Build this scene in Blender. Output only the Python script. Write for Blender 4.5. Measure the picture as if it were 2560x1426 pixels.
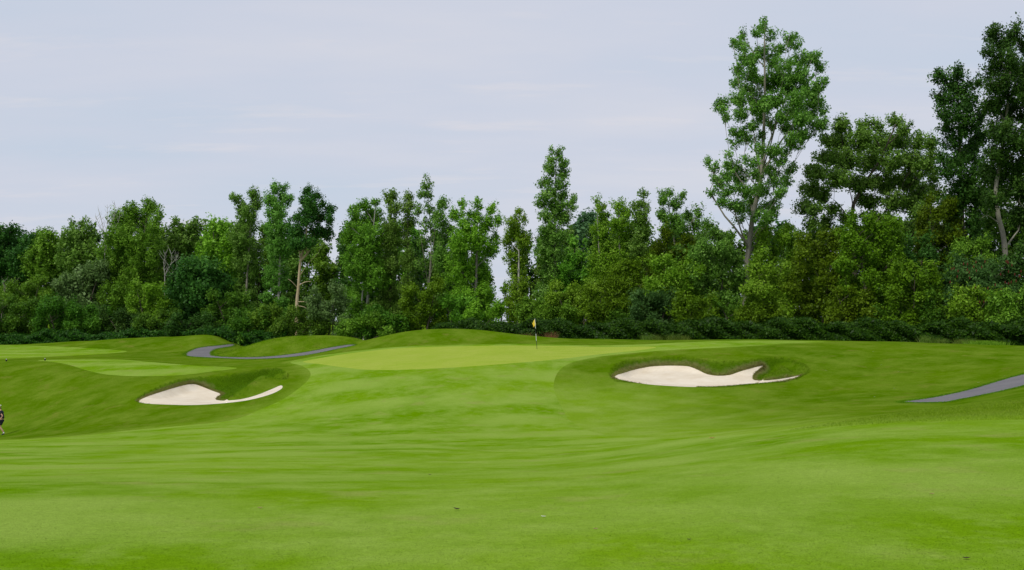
import bpy, bmesh, math, random
import numpy as np
from mathutils import Vector, Matrix
from mathutils.geometry import delaunay_2d_cdt

for o in list(bpy.data.objects):
    bpy.data.objects.remove(o)
scene = bpy.context.scene
COL = scene.collection
R = math.radians

# ------------------------------------------------------------- camera
F = 3090.0           # focal length in photo pixels (photo is 2560 wide)
HZ = 800.0           # photo row of the horizon
EYE = 1.65
cam_d = bpy.data.cameras.new("camera")
cam = bpy.data.objects.new("camera", cam_d)
COL.objects.link(cam)
cam.location = (0, 0, EYE)
cam.rotation_euler = (R(90), 0, 0)
cam_d.sensor_width = 36.0
cam_d.lens = 36.0 * F / 2560.0
cam_d.shift_y = (HZ - 713.0) / 2560.0
cam_d.clip_start = 0.1
cam_d.clip_end = 3000
scene.camera = cam

# ------------------------------------------------------------- sky
SUN_EL, SUN_AZ = 50.0, -142.0      # azimuth measured from +Y towards +X: behind the camera, to the left
world = bpy.data.worlds.new("World")
scene.world = world
world.use_nodes = True
nt = world.node_tree
nt.nodes.clear()
def N(t, kind, **kw):
    n = t.nodes.new(kind)
    for k, v in kw.items():
        setattr(n, k, v)
    return n
def setin(n, **kw):
    for k, v in kw.items():
        n.inputs[k.replace('_', ' ')].default_value = v
    return n
wo = N(nt, 'ShaderNodeOutputWorld')
bg = N(nt, 'ShaderNodeBackground')
bg.inputs['Strength'].default_value = 0.1
sky = N(nt, 'ShaderNodeTexSky', sky_type='NISHITA', sun_disc=False)
sky.sun_elevation = R(SUN_EL)
sky.sun_rotation = R(SUN_AZ)
tc = N(nt, 'ShaderNodeTexCoord')
# overcast layer: a cloud deck seen by direction (x/z, y/z), stretched by perspective near the horizon
sep = N(nt, 'ShaderNodeSeparateXYZ')
nt.links.new(tc.outputs['Generated'], sep.inputs[0])
zmax = N(nt, 'ShaderNodeMath', operation='ADD'); zmax.inputs[1].default_value = 0.12
nt.links.new(sep.outputs['Z'], zmax.inputs[0])
dx = N(nt, 'ShaderNodeMath', operation='DIVIDE'); dy = N(nt, 'ShaderNodeMath', operation='DIVIDE')
nt.links.new(sep.outputs['X'], dx.inputs[0]); nt.links.new(zmax.outputs[0], dx.inputs[1])
nt.links.new(sep.outputs['Y'], dy.inputs[0]); nt.links.new(zmax.outputs[0], dy.inputs[1])
cmb = N(nt, 'ShaderNodeCombineXYZ')
nt.links.new(dx.outputs[0], cmb.inputs['X']); nt.links.new(dy.outputs[0], cmb.inputs['Y'])
mp = N(nt, 'ShaderNodeMapping'); mp.inputs['Scale'].default_value = (0.8, 1.5, 1); mp.inputs['Location'].default_value = (3.1, 1.7, 0)
mp.inputs['Rotation'].default_value = (0, 0, R(6))
nt.links.new(cmb.outputs[0], mp.inputs['Vector'])
n1 = N(nt, 'ShaderNodeTexNoise'); setin(n1, Scale=0.9, Detail=6.0, Roughness=0.5)
nt.links.new(mp.outputs[0], n1.inputs['Vector'])
cr = N(nt, 'ShaderNodeValToRGB')
cr.color_ramp.elements[0].position = 0.3; cr.color_ramp.elements[0].color = (5.75, 6.45, 7.65, 1)
cr.color_ramp.elements[1].position = 0.72; cr.color_ramp.elements[1].color = (7.0, 7.05, 7.75, 1)
e = cr.color_ramp.elements.new(0.5); e.color = (6.25, 6.62, 7.7, 1)
nt.links.new(n1.outputs['Fac'], cr.inputs['Fac'])
# thinner cream wisps
mp2 = N(nt, 'ShaderNodeMapping'); mp2.inputs['Scale'].default_value = (0.9, 2.6, 1); mp2.inputs['Location'].default_value = (0.35, 4.2, 0)
nt.links.new(cmb.outputs[0], mp2.inputs['Vector'])
n2 = N(nt, 'ShaderNodeTexNoise'); setin(n2, Scale=1.6, Detail=8.0, Roughness=0.6)
nt.links.new(mp2.outputs[0], n2.inputs['Vector'])
r2 = N(nt, 'ShaderNodeMapRange'); setin(r2, From_Min=0.56, From_Max=0.78, To_Min=0.0, To_Max=0.6)
nt.links.new(n2.outputs['Fac'], r2.inputs['Value'])
wm = N(nt, 'ShaderNodeMix', data_type='RGBA')
nt.links.new(r2.outputs[0], wm.inputs[0]); nt.links.new(cr.outputs[0], wm.inputs[6]); wm.inputs[7].default_value = (8.0, 7.5, 7.6, 1)
mx = N(nt, 'ShaderNodeMix', data_type='RGBA'); mx.inputs[0].default_value = 0.93
nt.links.new(sky.outputs[0], mx.inputs[6]); nt.links.new(wm.outputs[2], mx.inputs[7])
nt.links.new(mx.outputs[2], bg.inputs['Color'])
nt.links.new(bg.outputs[0], wo.inputs['Surface'])

sun_d = bpy.data.lights.new("sun", 'SUN')
sun_d.energy = 2.1; sun_d.angle = R(11); sun_d.color = (1.0, 0.96, 0.88)
sun = bpy.data.objects.new("sun", sun_d)
COL.objects.link(sun)
sd = Vector((math.sin(R(SUN_AZ)) * math.cos(R(SUN_EL)), math.cos(R(SUN_AZ)) * math.cos(R(SUN_EL)), math.sin(R(SUN_EL))))
sun.rotation_euler = sd.to_track_quat('Z', 'Y').to_euler()
sun.location = (0, 0, 60)

vs = scene.view_settings
vs.view_transform = 'Standard'; vs.look = 'None'; vs.gamma = 1.0; vs.exposure = 0.0; vs.use_curve_mapping = False
scene.cycles.max_bounces = 6; scene.cycles.diffuse_bounces = 3; scene.cycles.transmission_bounces = 4
scene.cycles.use_denoising = True

# ------------------------------------------------------------- helpers
def tag(o, label=None, cat=None, group=None, kind=None):
    if label: o['label'] = label
    if cat: o['category'] = cat
    if group: o['group'] = group
    if kind: o['kind'] = kind
    return o

def mesh_np(name, verts, faces, smooth=False):
    """faces: int array (n,k) all with k corners"""
    me = bpy.data.meshes.new(name)
    verts = np.asarray(verts, np.float32); faces = np.asarray(faces, np.int32)
    n, k = faces.shape
    me.vertices.add(len(verts)); me.vertices.foreach_set('co', verts.ravel())
    me.loops.add(n * k); me.loops.foreach_set('vertex_index', faces.ravel())
    me.polygons.add(n)
    me.polygons.foreach_set('loop_start', np.arange(0, n * k, k, dtype=np.int32))
    if smooth:
        me.polygons.foreach_set('use_smooth', np.ones(n, bool))
    me.update(calc_edges=True)
    return me

def link(name, me, mat=None, parent=None):
    o = bpy.data.objects.new(name, me)
    COL.objects.link(o)
    if mat is not None and me is not None and not me.materials:
        me.materials.append(mat)
    if parent: o.parent = parent
    return o

def catmull(P, n=6, closed=False):
    P = np.asarray(P, float)
    out = []
    m = len(P)
    rng_ = range(m) if closed else range(m - 1)
    for i in rng_:
        if closed:
            p0, p1, p2, p3 = P[(i - 1) % m], P[i], P[(i + 1) % m], P[(i + 2) % m]
        else:
            p0, p1, p2, p3 = P[max(i - 1, 0)], P[i], P[i + 1], P[min(i + 2, m - 1)]
        for t in np.arange(n) / n:
            out.append(0.5 * ((2 * p1) + (-p0 + p2) * t + (2 * p0 - 5 * p1 + 4 * p2 - p3) * t * t + (-p0 + 3 * p1 - 3 * p2 + p3) * t ** 3))
    if not closed:
        out.append(P[-1])
    return np.array(out)

def inside(poly, x, y):
    poly = np.asarray(poly); c = np.zeros(len(x), bool)
    x2, y2 = np.roll(poly[:, 0], 1), np.roll(poly[:, 1], 1)
    for xa, ya, xb, yb in zip(poly[:, 0], poly[:, 1], x2, y2):
        if ya == yb: continue
        k = ((ya > y) != (yb > y))
        c ^= k & (x < (xb - xa) * (y - ya) / (yb - ya) + xa)
    return c

def dist_line(P, x, y, closed=True):
    P = np.asarray(P, float)
    Q = np.roll(P, -1, 0) if closed else P[1:]
    A = P if closed else P[:-1]
    d = np.full(len(x), 1e9)
    for (ax, ay), (bx, by) in zip(A, Q):
        ex, ey = bx - ax, by - ay
        L = ex * ex + ey * ey + 1e-12
        t = np.clip(((x - ax) * ex + (y - ay) * ey) / L, 0, 1)
        d = np.minimum(d, (x - ax - t * ex) ** 2 + (y - ay - t * ey) ** 2)
    return np.sqrt(d)

def sstep(a, b, x):
    t = np.clip((x - a) / (b - a), 0, 1)
    return t * t * (3 - 2 * t)

# ------------------------------------------------------------- lie of the land
DEP = [1, 3, 6, 9, 14, 22, 32, 45, 58, 68, 76, 84, 92, 98, 105, 115, 130, 150, 175, 220, 300]
COLS = {   # photo column -> photo rows at the depths above (None = filled in by eye height)
 -700: [None, None, None, 1384, 1230, 1190, 1150, 1122, 1106, 1097, 1084, 1010, 935, 906, 899, 893, 880, 864, 850, 838, 828],
 0:    [None, None, None, 1384, 1230, 1190, 1150, 1122, 1106, 1097, 1084, 1010, 935, 906, 899, 893, 880, 864, 850, 838, 828],
 300:  [None, None, None, 1384, 1232, 1188, 1150, 1120, 1098, 1070, 1018, 960, 919, 906, 901, 895, 880, 858, 850, 838, 828],
 600:  [None, None, None, 1386, 1238, 1186, 1148, 1118, 1086, 1046, 988, 942, 919, 909, 903, 896, 880, 862, 850, 838, 828],
 900:  [None, None, None, 1388, 1240, 1186, 1146, 1116, 1078, 1018, 957, 915, 893, 882, 878, 874, 866, 856, 850, 838, 828],
 1200: [None, None, None, 1386, 1238, 1184, 1146, 1114, 1070, 1005, 945, 903, 877, 864, 862, 860, 858, 852, 846, 838, 828],
 1500: [None, None, None, 1380, 1226, 1168, 1132, 1105, 1065, 1013, 962, 907, 875, 863, 857, 856, 856, 852, 846, 838, 828],
 1800: [None, None, None, 1372, 1200, 1130, 1090, 1084, 1050, 1000, 950, 893, 863, 852, 850, 854, 856, 852, 846, 838, 828],
 2100: [None, None, None, 1366, 1180, 1086, 1048, 1052, 1020, 985, 940, 893, 866, 856, 852, 854, 856, 852, 846, 838, 828],
 2400: [None, None, None, 1362, 1170, 1066, 1018, 1014, 1000, 958, 915, 885, 868, 861, 858, 857, 856, 852, 846, 838, 828],
 2560: [None, None, None, 1360, 1165, 1056, 1000, 990, 968, 930, 900, 880, 869, 863, 860, 858, 856, 852, 846, 838, 828],
 3300: [None, None, None, 1360, 1165, 1056, 1000, 980, 950, 920, 896, 880, 869, 863, 860, 858, 856, 852, 846, 838, 828],
}
def pchip(x, y, xi):
    x = np.asarray(x, float); y = np.asarray(y, float)
    h = np.diff(x); d = np.diff(y, axis=0) / h.reshape((-1,) + (1,) * (y.ndim - 1))
    m = np.zeros_like(y)
    m[1:-1] = (d[:-1] * h[1:].reshape((-1,) + (1,) * (y.ndim - 1)) + d[1:] * h[:-1].reshape((-1,) + (1,) * (y.ndim - 1))) / (h[1:] + h[:-1]).reshape((-1,) + (1,) * (y.ndim - 1))
    m[0] = d[0]; m[-1] = d[-1]
    i = np.clip(np.searchsorted(x, xi) - 1, 0, len(x) - 2)
    hh = h[i]; t = (xi - x[i]) / hh
    sh = (-1,) + (1,) * (y.ndim - 1)
    t = t.reshape(sh); hh = hh.reshape(sh)
    return (y[i] * (1 + 2 * t) * (1 - t) ** 2 + m[i] * hh * t * (1 - t) ** 2 + y[i + 1] * t * t * (3 - 2 * t) + m[i + 1] * hh * t * t * (t - 1))
_cx = sorted(COLS)
_H = []
for c in _cx:
    row = []
    for Y, r in zip(DEP, COLS[c]):
        row.append(EYE - 0.0 + 0.02 * (Y - 6) / 6 if r is None else (r - HZ) * Y / F)
    _H.append(row)
_H = np.array(_H)                                  # drop below the eye, (columns, depths)
GY = np.arange(1.0, 300.01, 0.25)
GX = np.arange(-700, 3301, 20.0)
_t = pchip(DEP, _H.T, GY)                          # (Y, cols)
_t = pchip(np.array(_cx, float), _t.T, GX)         # (X, Y)
def _smooth(a, k, ax):
    w = np.exp(-0.5 * (np.arange(-3 * k, 3 * k + 1) / k) ** 2); w /= w.sum()
    pad = [(0, 0), (0, 0)]; pad[ax] = (3 * k, 3 * k)
    b = np.pad(a, pad, mode='edge')
    return np.apply_along_axis(lambda v: np.convolve(v, w, mode='valid'), ax, b)
_t = _smooth(_t, 2, 0)
_t = _smooth(_t, 5, 1)
HT = _t

def px2x(px, Y): return (px - 1280.0) / F * Y
def px2z(py, Y): return EYE - (py - HZ) / F * Y
def P3(px, py, Y): return np.array([px2x(px, Y), Y, px2z(py, Y)])

# grass mounds: (column, depth, extra height, half width m, half depth m)
MOUNDS = [(1110, 107, 1.12, 4.4, 3.4), (960, 106, 0.55, 3.6, 3.5), (1260, 107, 0.42, 4.2, 3.5), (1500, 110, 0.22, 4.0, 3.0),
          (660, 119, 0.95, 2.7, 3.6), (760, 119, 1.05, 3.0, 3.6), (860, 118, 0.85, 2.6, 3.4),
          (540, 142, 1.05, 2.2, 4.5), (470, 143, 0.6, 2.6, 5), (350, 142, 0.9, 4.2, 5), (180, 146, 0.35, 5, 5),
          (2380, 88, 0.16, 3, 4), (430, 58, 0.2, 6, 6)]
BOWL1 = [(340, 1006), (349, 993), (378, 977), (430, 957), (480, 946), (560, 940), (630, 929), (685, 921), (714, 930), (722, 950), (708, 970), (645, 998), (545, 1013), (480, 1017), (400, 1016)]
BOWL2 = [(1528, 947), (1527, 930), (1545, 910), (1585, 899), (1650, 894), (1720, 895), (1790, 903), (1850, 903), (1915, 896), (1960, 895), (2006, 908), (2026, 925), (2010, 942), (1940, 960), (1830, 971), (1700, 971), (1560, 958)]
NOSE1 = [(541, 1001), (552, 988), (580, 968), (620, 948), (655, 936), (690, 928), (712, 938), (705, 958), (680, 970), (640, 985), (595, 998), (560, 1001)]
NOSE2 = [(1884, 950), (1884, 940), (1897, 925), (1918, 906), (1955, 897), (2005, 912), (2022, 927), (2002, 938), (1968, 944), (1925, 950)]
bowls = []

def ground_z(X, Y, detail=True):
    X = np.asarray(X, float); Y = np.asarray(Y, float)
    Yc = np.clip(Y, 1.0, 299.9)
    px = np.clip(1280 + F * X / np.maximum(Yc, 6.0), -699.9, 3299.9)
    i = (px - GX[0]) / 20.0; i0 = np.floor(i).astype(int); fi = i - i0
    j = (Yc - 1.0) / 0.25; j0 = np.minimum(np.floor(j).astype(int), len(GY) - 2); fj = j - j0
    h = (HT[i0, j0] * (1 - fi) * (1 - fj) + HT[i0 + 1, j0] * fi * (1 - fj) + HT[i0, j0 + 1] * (1 - fi) * fj + HT[i0 + 1, j0 + 1] * fi * fj)
    z = EYE - h
    for (c, d, a, sx, sy) in MOUNDS:
        mxx = px2x(c, d)
        z = z + a * np.exp(-0.5 * (((X - mxx) / sx) ** 2 + ((Y - d) / sy) ** 2))
    # gentle undulation of the mown turf
    amp = np.clip((Y - 5) / 30, 0, 1)
    z = z + amp * (0.035 * np.sin(X * 0.31 + Y * 0.17) * np.sin(Y * 0.23 - X * 0.11 + 1.3) + 0.02 * np.sin(X * 0.8 - 0.5 * Y + 2) * np.sin(0.6 * Y + X * 0.3))
    for (poly, front, rear, nose, depth, lip) in (bowls if detail else []):
        x0, y0 = poly.min(0) - 3; x1, y1 = poly.max(0) + 3
        k = np.flatnonzero((X.ravel() > x0) & (X.ravel() < x1) & (Y.ravel() > y0) & (Y.ravel() < y1))
        if not len(k): continue
        xr, yr = X.ravel()[k], Y.ravel()[k]
        ins = inside(poly, xr, yr)
        dr = dist_line(rear, xr, yr, False); df = dist_line(front, xr, yr, False)
        dz = np.where(ins, -depth * sstep(0.0, 1.15, dr) * sstep(-0.1, 5.2, df), 0)
        dz += np.where(ins, 0, 0.10 * np.exp(-dr / 0.7))                  # raised rim
        dn = np.where(inside(nose, xr, yr), dist_line(nose, xr, yr), 0)
        dz += lip * sstep(0, 1.7, dn)
        zz = z.ravel().copy(); zz[k] += dz; z = zz.reshape(z.shape)
    return z

_MY = np.concatenate([np.arange(3, 40, .05), np.arange(40, 180, .04), np.arange(180, 300, .5)])
def cast(px, py, ymin=3.0):
    """photo pixel -> first point of the ground along its ray"""
    X = (px - 1280) / F * _MY
    zg = ground_z(X, _MY)
    zr = EYE - (py - HZ) / F * _MY
    k = np.flatnonzero((zr <= zg) & (_MY >= ymin))
    if not len(k): return None
    k = k[0]
    if k == 0: return np.array([X[0], _MY[0], zg[0]])
    a, b = zr[k - 1] - zg[k - 1], zr[k] - zg[k]
    t = a / (a - b)
    Y = _MY[k - 1] + t * (_MY[k] - _MY[k - 1])
    x = (px - 1280) / F * Y
    return np.array([x, Y, float(ground_z(np.array([x]), np.array([Y]))[0])])
def cast_poly(P, n=5, closed=True, ymin=3.0):
    Q = catmull(P, n, closed)
    out = [cast(a, b, ymin) for a, b in Q]
    return np.array([q[:2] for q in out if q is not None])

_raw = []
for (B, nfront, NS, dep, lip) in ((BOWL1, 6, NOSE1, 0.72, 0.62), (BOWL2, 6, NOSE2, 0.78, 0.80)):
    full = cast_poly(B, 4)
    if B is BOWL1:
        rear = cast_poly(B[0:9], 4, False); front = cast_poly(B[9:] + B[:1], 4, False)
    else:
        rear = cast_poly(B[0:13], 4, False); front = cast_poly(B[13:] + B[:1], 4, False)
    _raw.append((full, front, rear, cast_poly(NS, 4), dep, lip))
bowls = _raw
# ------------------------------------------------------------- zones of the course
SAND1 = [(346, 1004), (365, 993), (400, 981), (440, 969), (468, 962), (487, 961), (505, 967), (530, 977), (553, 986), (544, 993), (541, 1000), (560, 1002), (600, 999), (640, 989), (678, 974), (702, 964), (705, 971), (682, 984), (642, 996), (600, 1004), (540, 1010), (480, 1013), (420, 1012), (365, 1009)]
SAND2 = [(1535, 943), (1562, 932), (1594, 923), (1627, 917), (1660, 915), (1698, 915), (1723, 917), (1744, 925), (1768, 936), (1796, 940), (1824, 938), (1848, 930), (1876, 922), (1899, 916), (1909, 915), (1897, 924), (1887, 933), (1882, 943), (1887, 951), (1923, 951), (1969, 945), (2000, 939), (1990, 945), (1946, 954), (1899, 959), (1829, 965), (1759, 968), (1688, 966), (1618, 961), (1562, 952)]
GREEN = [(757, 905), (800, 896), (880, 883), (1000, 871), (1150, 866), (1300, 864), (1420, 866), (1520, 868), (1610, 867), (1640, 869), (1600, 876), (1500, 886), (1400, 898), (1300, 907), (1200, 915), (1100, 921), (1000, 925), (920, 925), (860, 919), (800, 911)]
FAIR_TOP = [(-300, 1108), (0, 1101), (100, 1096), (200, 1090), (350, 1074), (520, 1059), (590, 1048), (650, 1025), (710, 997), (755, 965), (775, 943), (773, 927), (752, 914), (727, 905),
            (800, 890), (900, 877), (1000, 868), (1150, 863), (1300, 861), (1420, 863), (1500, 864), (1600, 862), (1700, 857), (1800, 853), (1900, 852), (2000, 853), (2062, 855),
            (1960, 859), (1850, 867), (1700, 874), (1600, 881), (1500, 892), (1432, 906), (1398, 927), (1384, 960), (1390, 990), (1408, 1025), (1425, 1052), (1480, 1080), (1600, 1096), (1750, 1094), (1900, 1082), (2080, 1068), (2300, 1056), (2560, 1050), (2900, 1050)]
FAIR2 = [(96, 901), (180, 899), (290, 899), (370, 905), (480, 914), (592, 920), (530, 929), (450, 938), (350, 941), (270, 937), (220, 927), (170, 912), (130, 905)]
FAIR3 = [(-500, 862), (-200, 862), (0, 863), (120, 866), (240, 872), (318, 879), (230, 887), (100, 893), (0, 897), (-200, 899), (-500, 900)]
PATH1 = [(580, 860), (545, 864), (500, 869), (470, 879), (461, 888), (480, 893), (540, 896), (620, 899), (700, 896), (770, 888), (840, 874), (890, 863), (870, 862), (820, 870), (760, 881), (700, 889), (640, 893), (580, 893), (540, 890), (530, 883), (542, 873), (585, 866)]
PATH2 = [(2250, 1005), (2330, 994), (2420, 975), (2500, 951), (2560, 935), (2680, 905), (2780, 890), (2780, 912), (2680, 935), (2560, 966), (2480, 984), (2410, 998), (2370, 1006), (2330, 1008), (2280, 1008)]

ymins = {}
zones = []
zones.append(('sand', cast_poly(SAND1, 3)))
zones.append(('sand', cast_poly(SAND2, 3)))
zones.append(('path', cast_poly(PATH1, 4)))
zones.append(('path', cast_poly(PATH2, 4)))
zones.append(('putting_green', cast_poly(GREEN, 5)))
ft = cast_poly(FAIR_TOP, 5, False)
ft = ft[np.concatenate([[True], np.hypot(*np.diff(ft, axis=0).T) > 0.05])]
zones.append(('fairway', np.vstack([ft, [[26, ft[-1][1] - 3], [26, -40], [-26, -40], [-26, 60]]])))
zones.append(('fairway', cast_poly(FAIR2, 5)))
zones.append(('fairway', cast_poly(FAIR3, 5)))

pts = []
# fan of points, dense where the picture looks
def fan(us, ys):
    U, Y = np.meshgrid(us, ys); return np.stack([U * Y, Y], -1).reshape(-1, 2)
us = np.linspace(-0.47, 0.47, 250)
ys = np.concatenate([np.geomspace(5, 60, 90), np.arange(60.5, 125, 0.62), np.geomspace(126, 300, 40)])
pts.append(fan(us, ys))
for (full, *_r) in bowls:
    a, b = full.min(0) - 1, full.max(0) + 1
    gx, gy = np.meshgrid(np.arange(a[0], b[0], 0.15), np.arange(a[1], b[1], 0.2))
    q = np.stack([gx, gy], -1).reshape(-1, 2)
    d = dist_line(full, q[:, 0], q[:, 1])
    pts.append(q[inside(full, q[:, 0], q[:, 1]) | (d < 0.8)])
gx, gy = np.meshgrid(np.arange(-40, 41, 4.0), np.arange(-60, 5, 4.0)); pts.append(np.stack([gx, gy], -1).reshape(-1, 2))
for uu in (0.52, 0.6, 0.75, 1.0):
    for yy in np.geomspace(6, 300, 45):
        pts.append(np.array([[uu * yy, yy], [-uu * yy, yy]]))
gx, gy = np.meshgrid(np.arange(-1500, 1501, 250.0), [-400, -200, 350, 450, 650, 1000, 1600]); pts.append(np.stack([gx, gy], -1).reshape(-1, 2))
pts = np.vstack(pts)
rs = np.random.RandomState(3)
pts = pts + rs.normal(0, 1e-3, pts.shape)
vin = [Vector(p) for p in pts]
edges = []
for kind_, poly in zones:
    s = len(vin)
    vin += [Vector(p) for p in poly]
    n = len(poly)
    edges += [(s + i, s + (i + 1) % n) for i in range(n)]
import time as _tm
_t0 = _tm.time()
cv, ce, cf, *_ = delaunay_2d_cdt(vin, edges, [], 0, 1e-4)
cv = np.array([tuple(v) for v in cv]); cf = np.array([f for f in cf if len(f) == 3])
print('cdt', len(cv), len(cf), round(_tm.time() - _t0, 1))
vz = ground_z(cv[:, 0], cv[:, 1])
eps = 0.05
nx = (ground_z(cv[:, 0] + eps, cv[:, 1]) - ground_z(cv[:, 0] - eps, cv[:, 1])) / (2 * eps)
ny = (ground_z(cv[:, 0], cv[:, 1] + eps) - ground_z(cv[:, 0], cv[:, 1] - eps)) / (2 * eps)
VN = np.stack([-nx, -ny, np.ones_like(nx)], 1); VN /= np.linalg.norm(VN, axis=1)[:, None]
V3 = np.column_stack([cv, vz])
c = cv[cf].mean(1)
zone = np.full(len(cf), -1)
for i in range(len(zones) - 1, -1, -1):
    poly = zones[i][1]
    a, b = poly.min(0), poly.max(0)
    k = np.flatnonzero((c[:, 0] > a[0]) & (c[:, 0] < b[0]) & (c[:, 1] > a[1]) & (c[:, 1] < b[1]))
    k = k[inside(poly, c[k, 0], c[k, 1])]
    zone[k] = i
# orientation up
A, B, C_ = cv[cf[:, 0]], cv[cf[:, 1]], cv[cf[:, 2]]
area = (B[:, 0] - A[:, 0]) * (C_[:, 1] - A[:, 1]) - (B[:, 1] - A[:, 1]) * (C_[:, 0] - A[:, 0])
cf[area < 0] = cf[area < 0][:, ::-1]
lip_d = np.minimum(dist_line(zones[0][1], cv[:, 0], cv[:, 1]), dist_line(zones[1][1], cv[:, 0], cv[:, 1]))
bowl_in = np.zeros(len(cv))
SEMI = cast_poly([(1396, 1004), (1404, 1018), (1425, 1052), (1480, 1080), (1600, 1096), (1750, 1094), (1900, 1082), (2080, 1068), (2300, 1056), (2560, 1050), (2900, 1050)], 4, False)
sd_ = dist_line(SEMI, cv[:, 0], cv[:, 1], False)
semi = 1 - sstep(0.0, 1.0, sd_ / (3.0 + 11.0 * sstep(25, 50, cv[:, 1])))
_sl = dist_line(cast_poly([(-300, 1108), (0, 1101), (100, 1096), (200, 1090), (350, 1074), (520, 1059), (590, 1048), (650, 1025)], 4, False), cv[:, 0], cv[:, 1], False)
semi = np.maximum(semi, 0.45 * (1 - sstep(0, 3.0, _sl)))
_s2 = dist_line(zones[5][1], cv[:, 0], cv[:, 1])
semi = np.maximum(semi, 0.35 * (1 - sstep(0, 1.0, _s2)))
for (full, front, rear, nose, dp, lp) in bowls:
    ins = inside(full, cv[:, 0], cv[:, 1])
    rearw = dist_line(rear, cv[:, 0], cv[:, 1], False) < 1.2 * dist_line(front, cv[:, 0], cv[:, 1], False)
    bowl_in = np.maximum(bowl_in, np.where(ins & rearw, sstep(0.0, 0.35, dist_line(full, cv[:, 0], cv[:, 1])) * np.where(inside(nose, cv[:, 0], cv[:, 1]), 0.2, 1.0), 0))  # tongue kept mostly out of the painted bank shade

def zone_obj(name, mask, mat, kind='structure', drop=0.0):
    f = cf[mask]
    used, inv = np.unique(f, return_inverse=True)
    v = V3[used].copy(); v[:, 2] += drop
    me = mesh_np(name, v, inv.reshape(-1, 3), True)
    me.materials.append(mat)
    at = me.attributes.new('lip', 'FLOAT', 'POINT'); at.data.foreach_set('value', lip_d[used].astype(np.float32))
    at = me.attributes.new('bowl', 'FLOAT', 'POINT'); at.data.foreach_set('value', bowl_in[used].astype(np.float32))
    at = me.attributes.new('semi', 'FLOAT', 'POINT'); at.data.foreach_set('value', semi[used].astype(np.float32))
    me.normals_split_custom_set_from_vertices([tuple(n_) for n_ in VN[used]])
    o = link(name, me); o['kind'] = kind
    return o

# ------------------------------------------------------------- materials
def newmat(name, rough=0.9):
    m = bpy.data.materials.new(name); m.use_nodes = True
    t = m.node_tree; b = t.nodes['Principled BSDF']
    b.inputs['Roughness'].default_value = rough
    b.inputs['Specular IOR Level'].default_value = 0.15
    return m, t, b
def noise(t, coord, scale, detail=3.0, rough=0.5, stretch=None, rot=0.0, loc=(0, 0, 0)):
    if stretch or rot or loc != (0, 0, 0):
        mp = N(t, 'ShaderNodeMapping'); mp.inputs['Scale'].default_value = stretch or (1, 1, 1)
        mp.inputs['Rotation'].default_value = (0, 0, rot); mp.inputs['Location'].default_value = loc
        t.links.new(coord, mp.inputs['Vector']); coord = mp.outputs[0]
    n = N(t, 'ShaderNodeTexNoise'); setin(n, Scale=scale, Detail=detail, Roughness=rough)
    t.links.new(coord, n.inputs['Vector'])
    return n.outputs['Fac']
def rng_(t, v, a, b, c=0.0, d=1.0):
    m = N(t, 'ShaderNodeMapRange'); setin(m, From_Min=a, From_Max=b, To_Min=c, To_Max=d)
    t.links.new(v, m.inputs['Value']); return m.outputs[0]
def mixc(t, f, a, b, mode='MIX'):
    m = N(t, 'ShaderNodeMix', data_type='RGBA', blend_type=mode)
    for s, v in ((0, f), (6, a), (7, b)):
        if isinstance(v, (int, float)): m.inputs[s].default_value = v
        elif isinstance(v, tuple): m.inputs[s].default_value = v + (1,) if len(v) == 3 else v
        else: t.links.new(v, m.inputs[s])
    return m.outputs[2]
def mathn(t, op, a, b=0.0):
    m = N(t, 'ShaderNodeMath', operation=op)
    for s, v in ((0, a), (1, b)):
        if isinstance(v, (int, float)): m.inputs[s].default_value = v
        else: t.links.new(v, m.inputs[s])
    return m.outputs[0]
def coordn(t):
    return N(t, 'ShaderNodeTexCoord').outputs['Object']
def bump(t, b, h, strength, dist):
    bp = N(t, 'ShaderNodeBump'); bp.inputs['Strength'].default_value = strength; bp.inputs['Distance'].default_value = dist
    t.links.new(h, bp.inputs['Height']); t.links.new(bp.outputs[0], b.inputs['Normal'])

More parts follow.
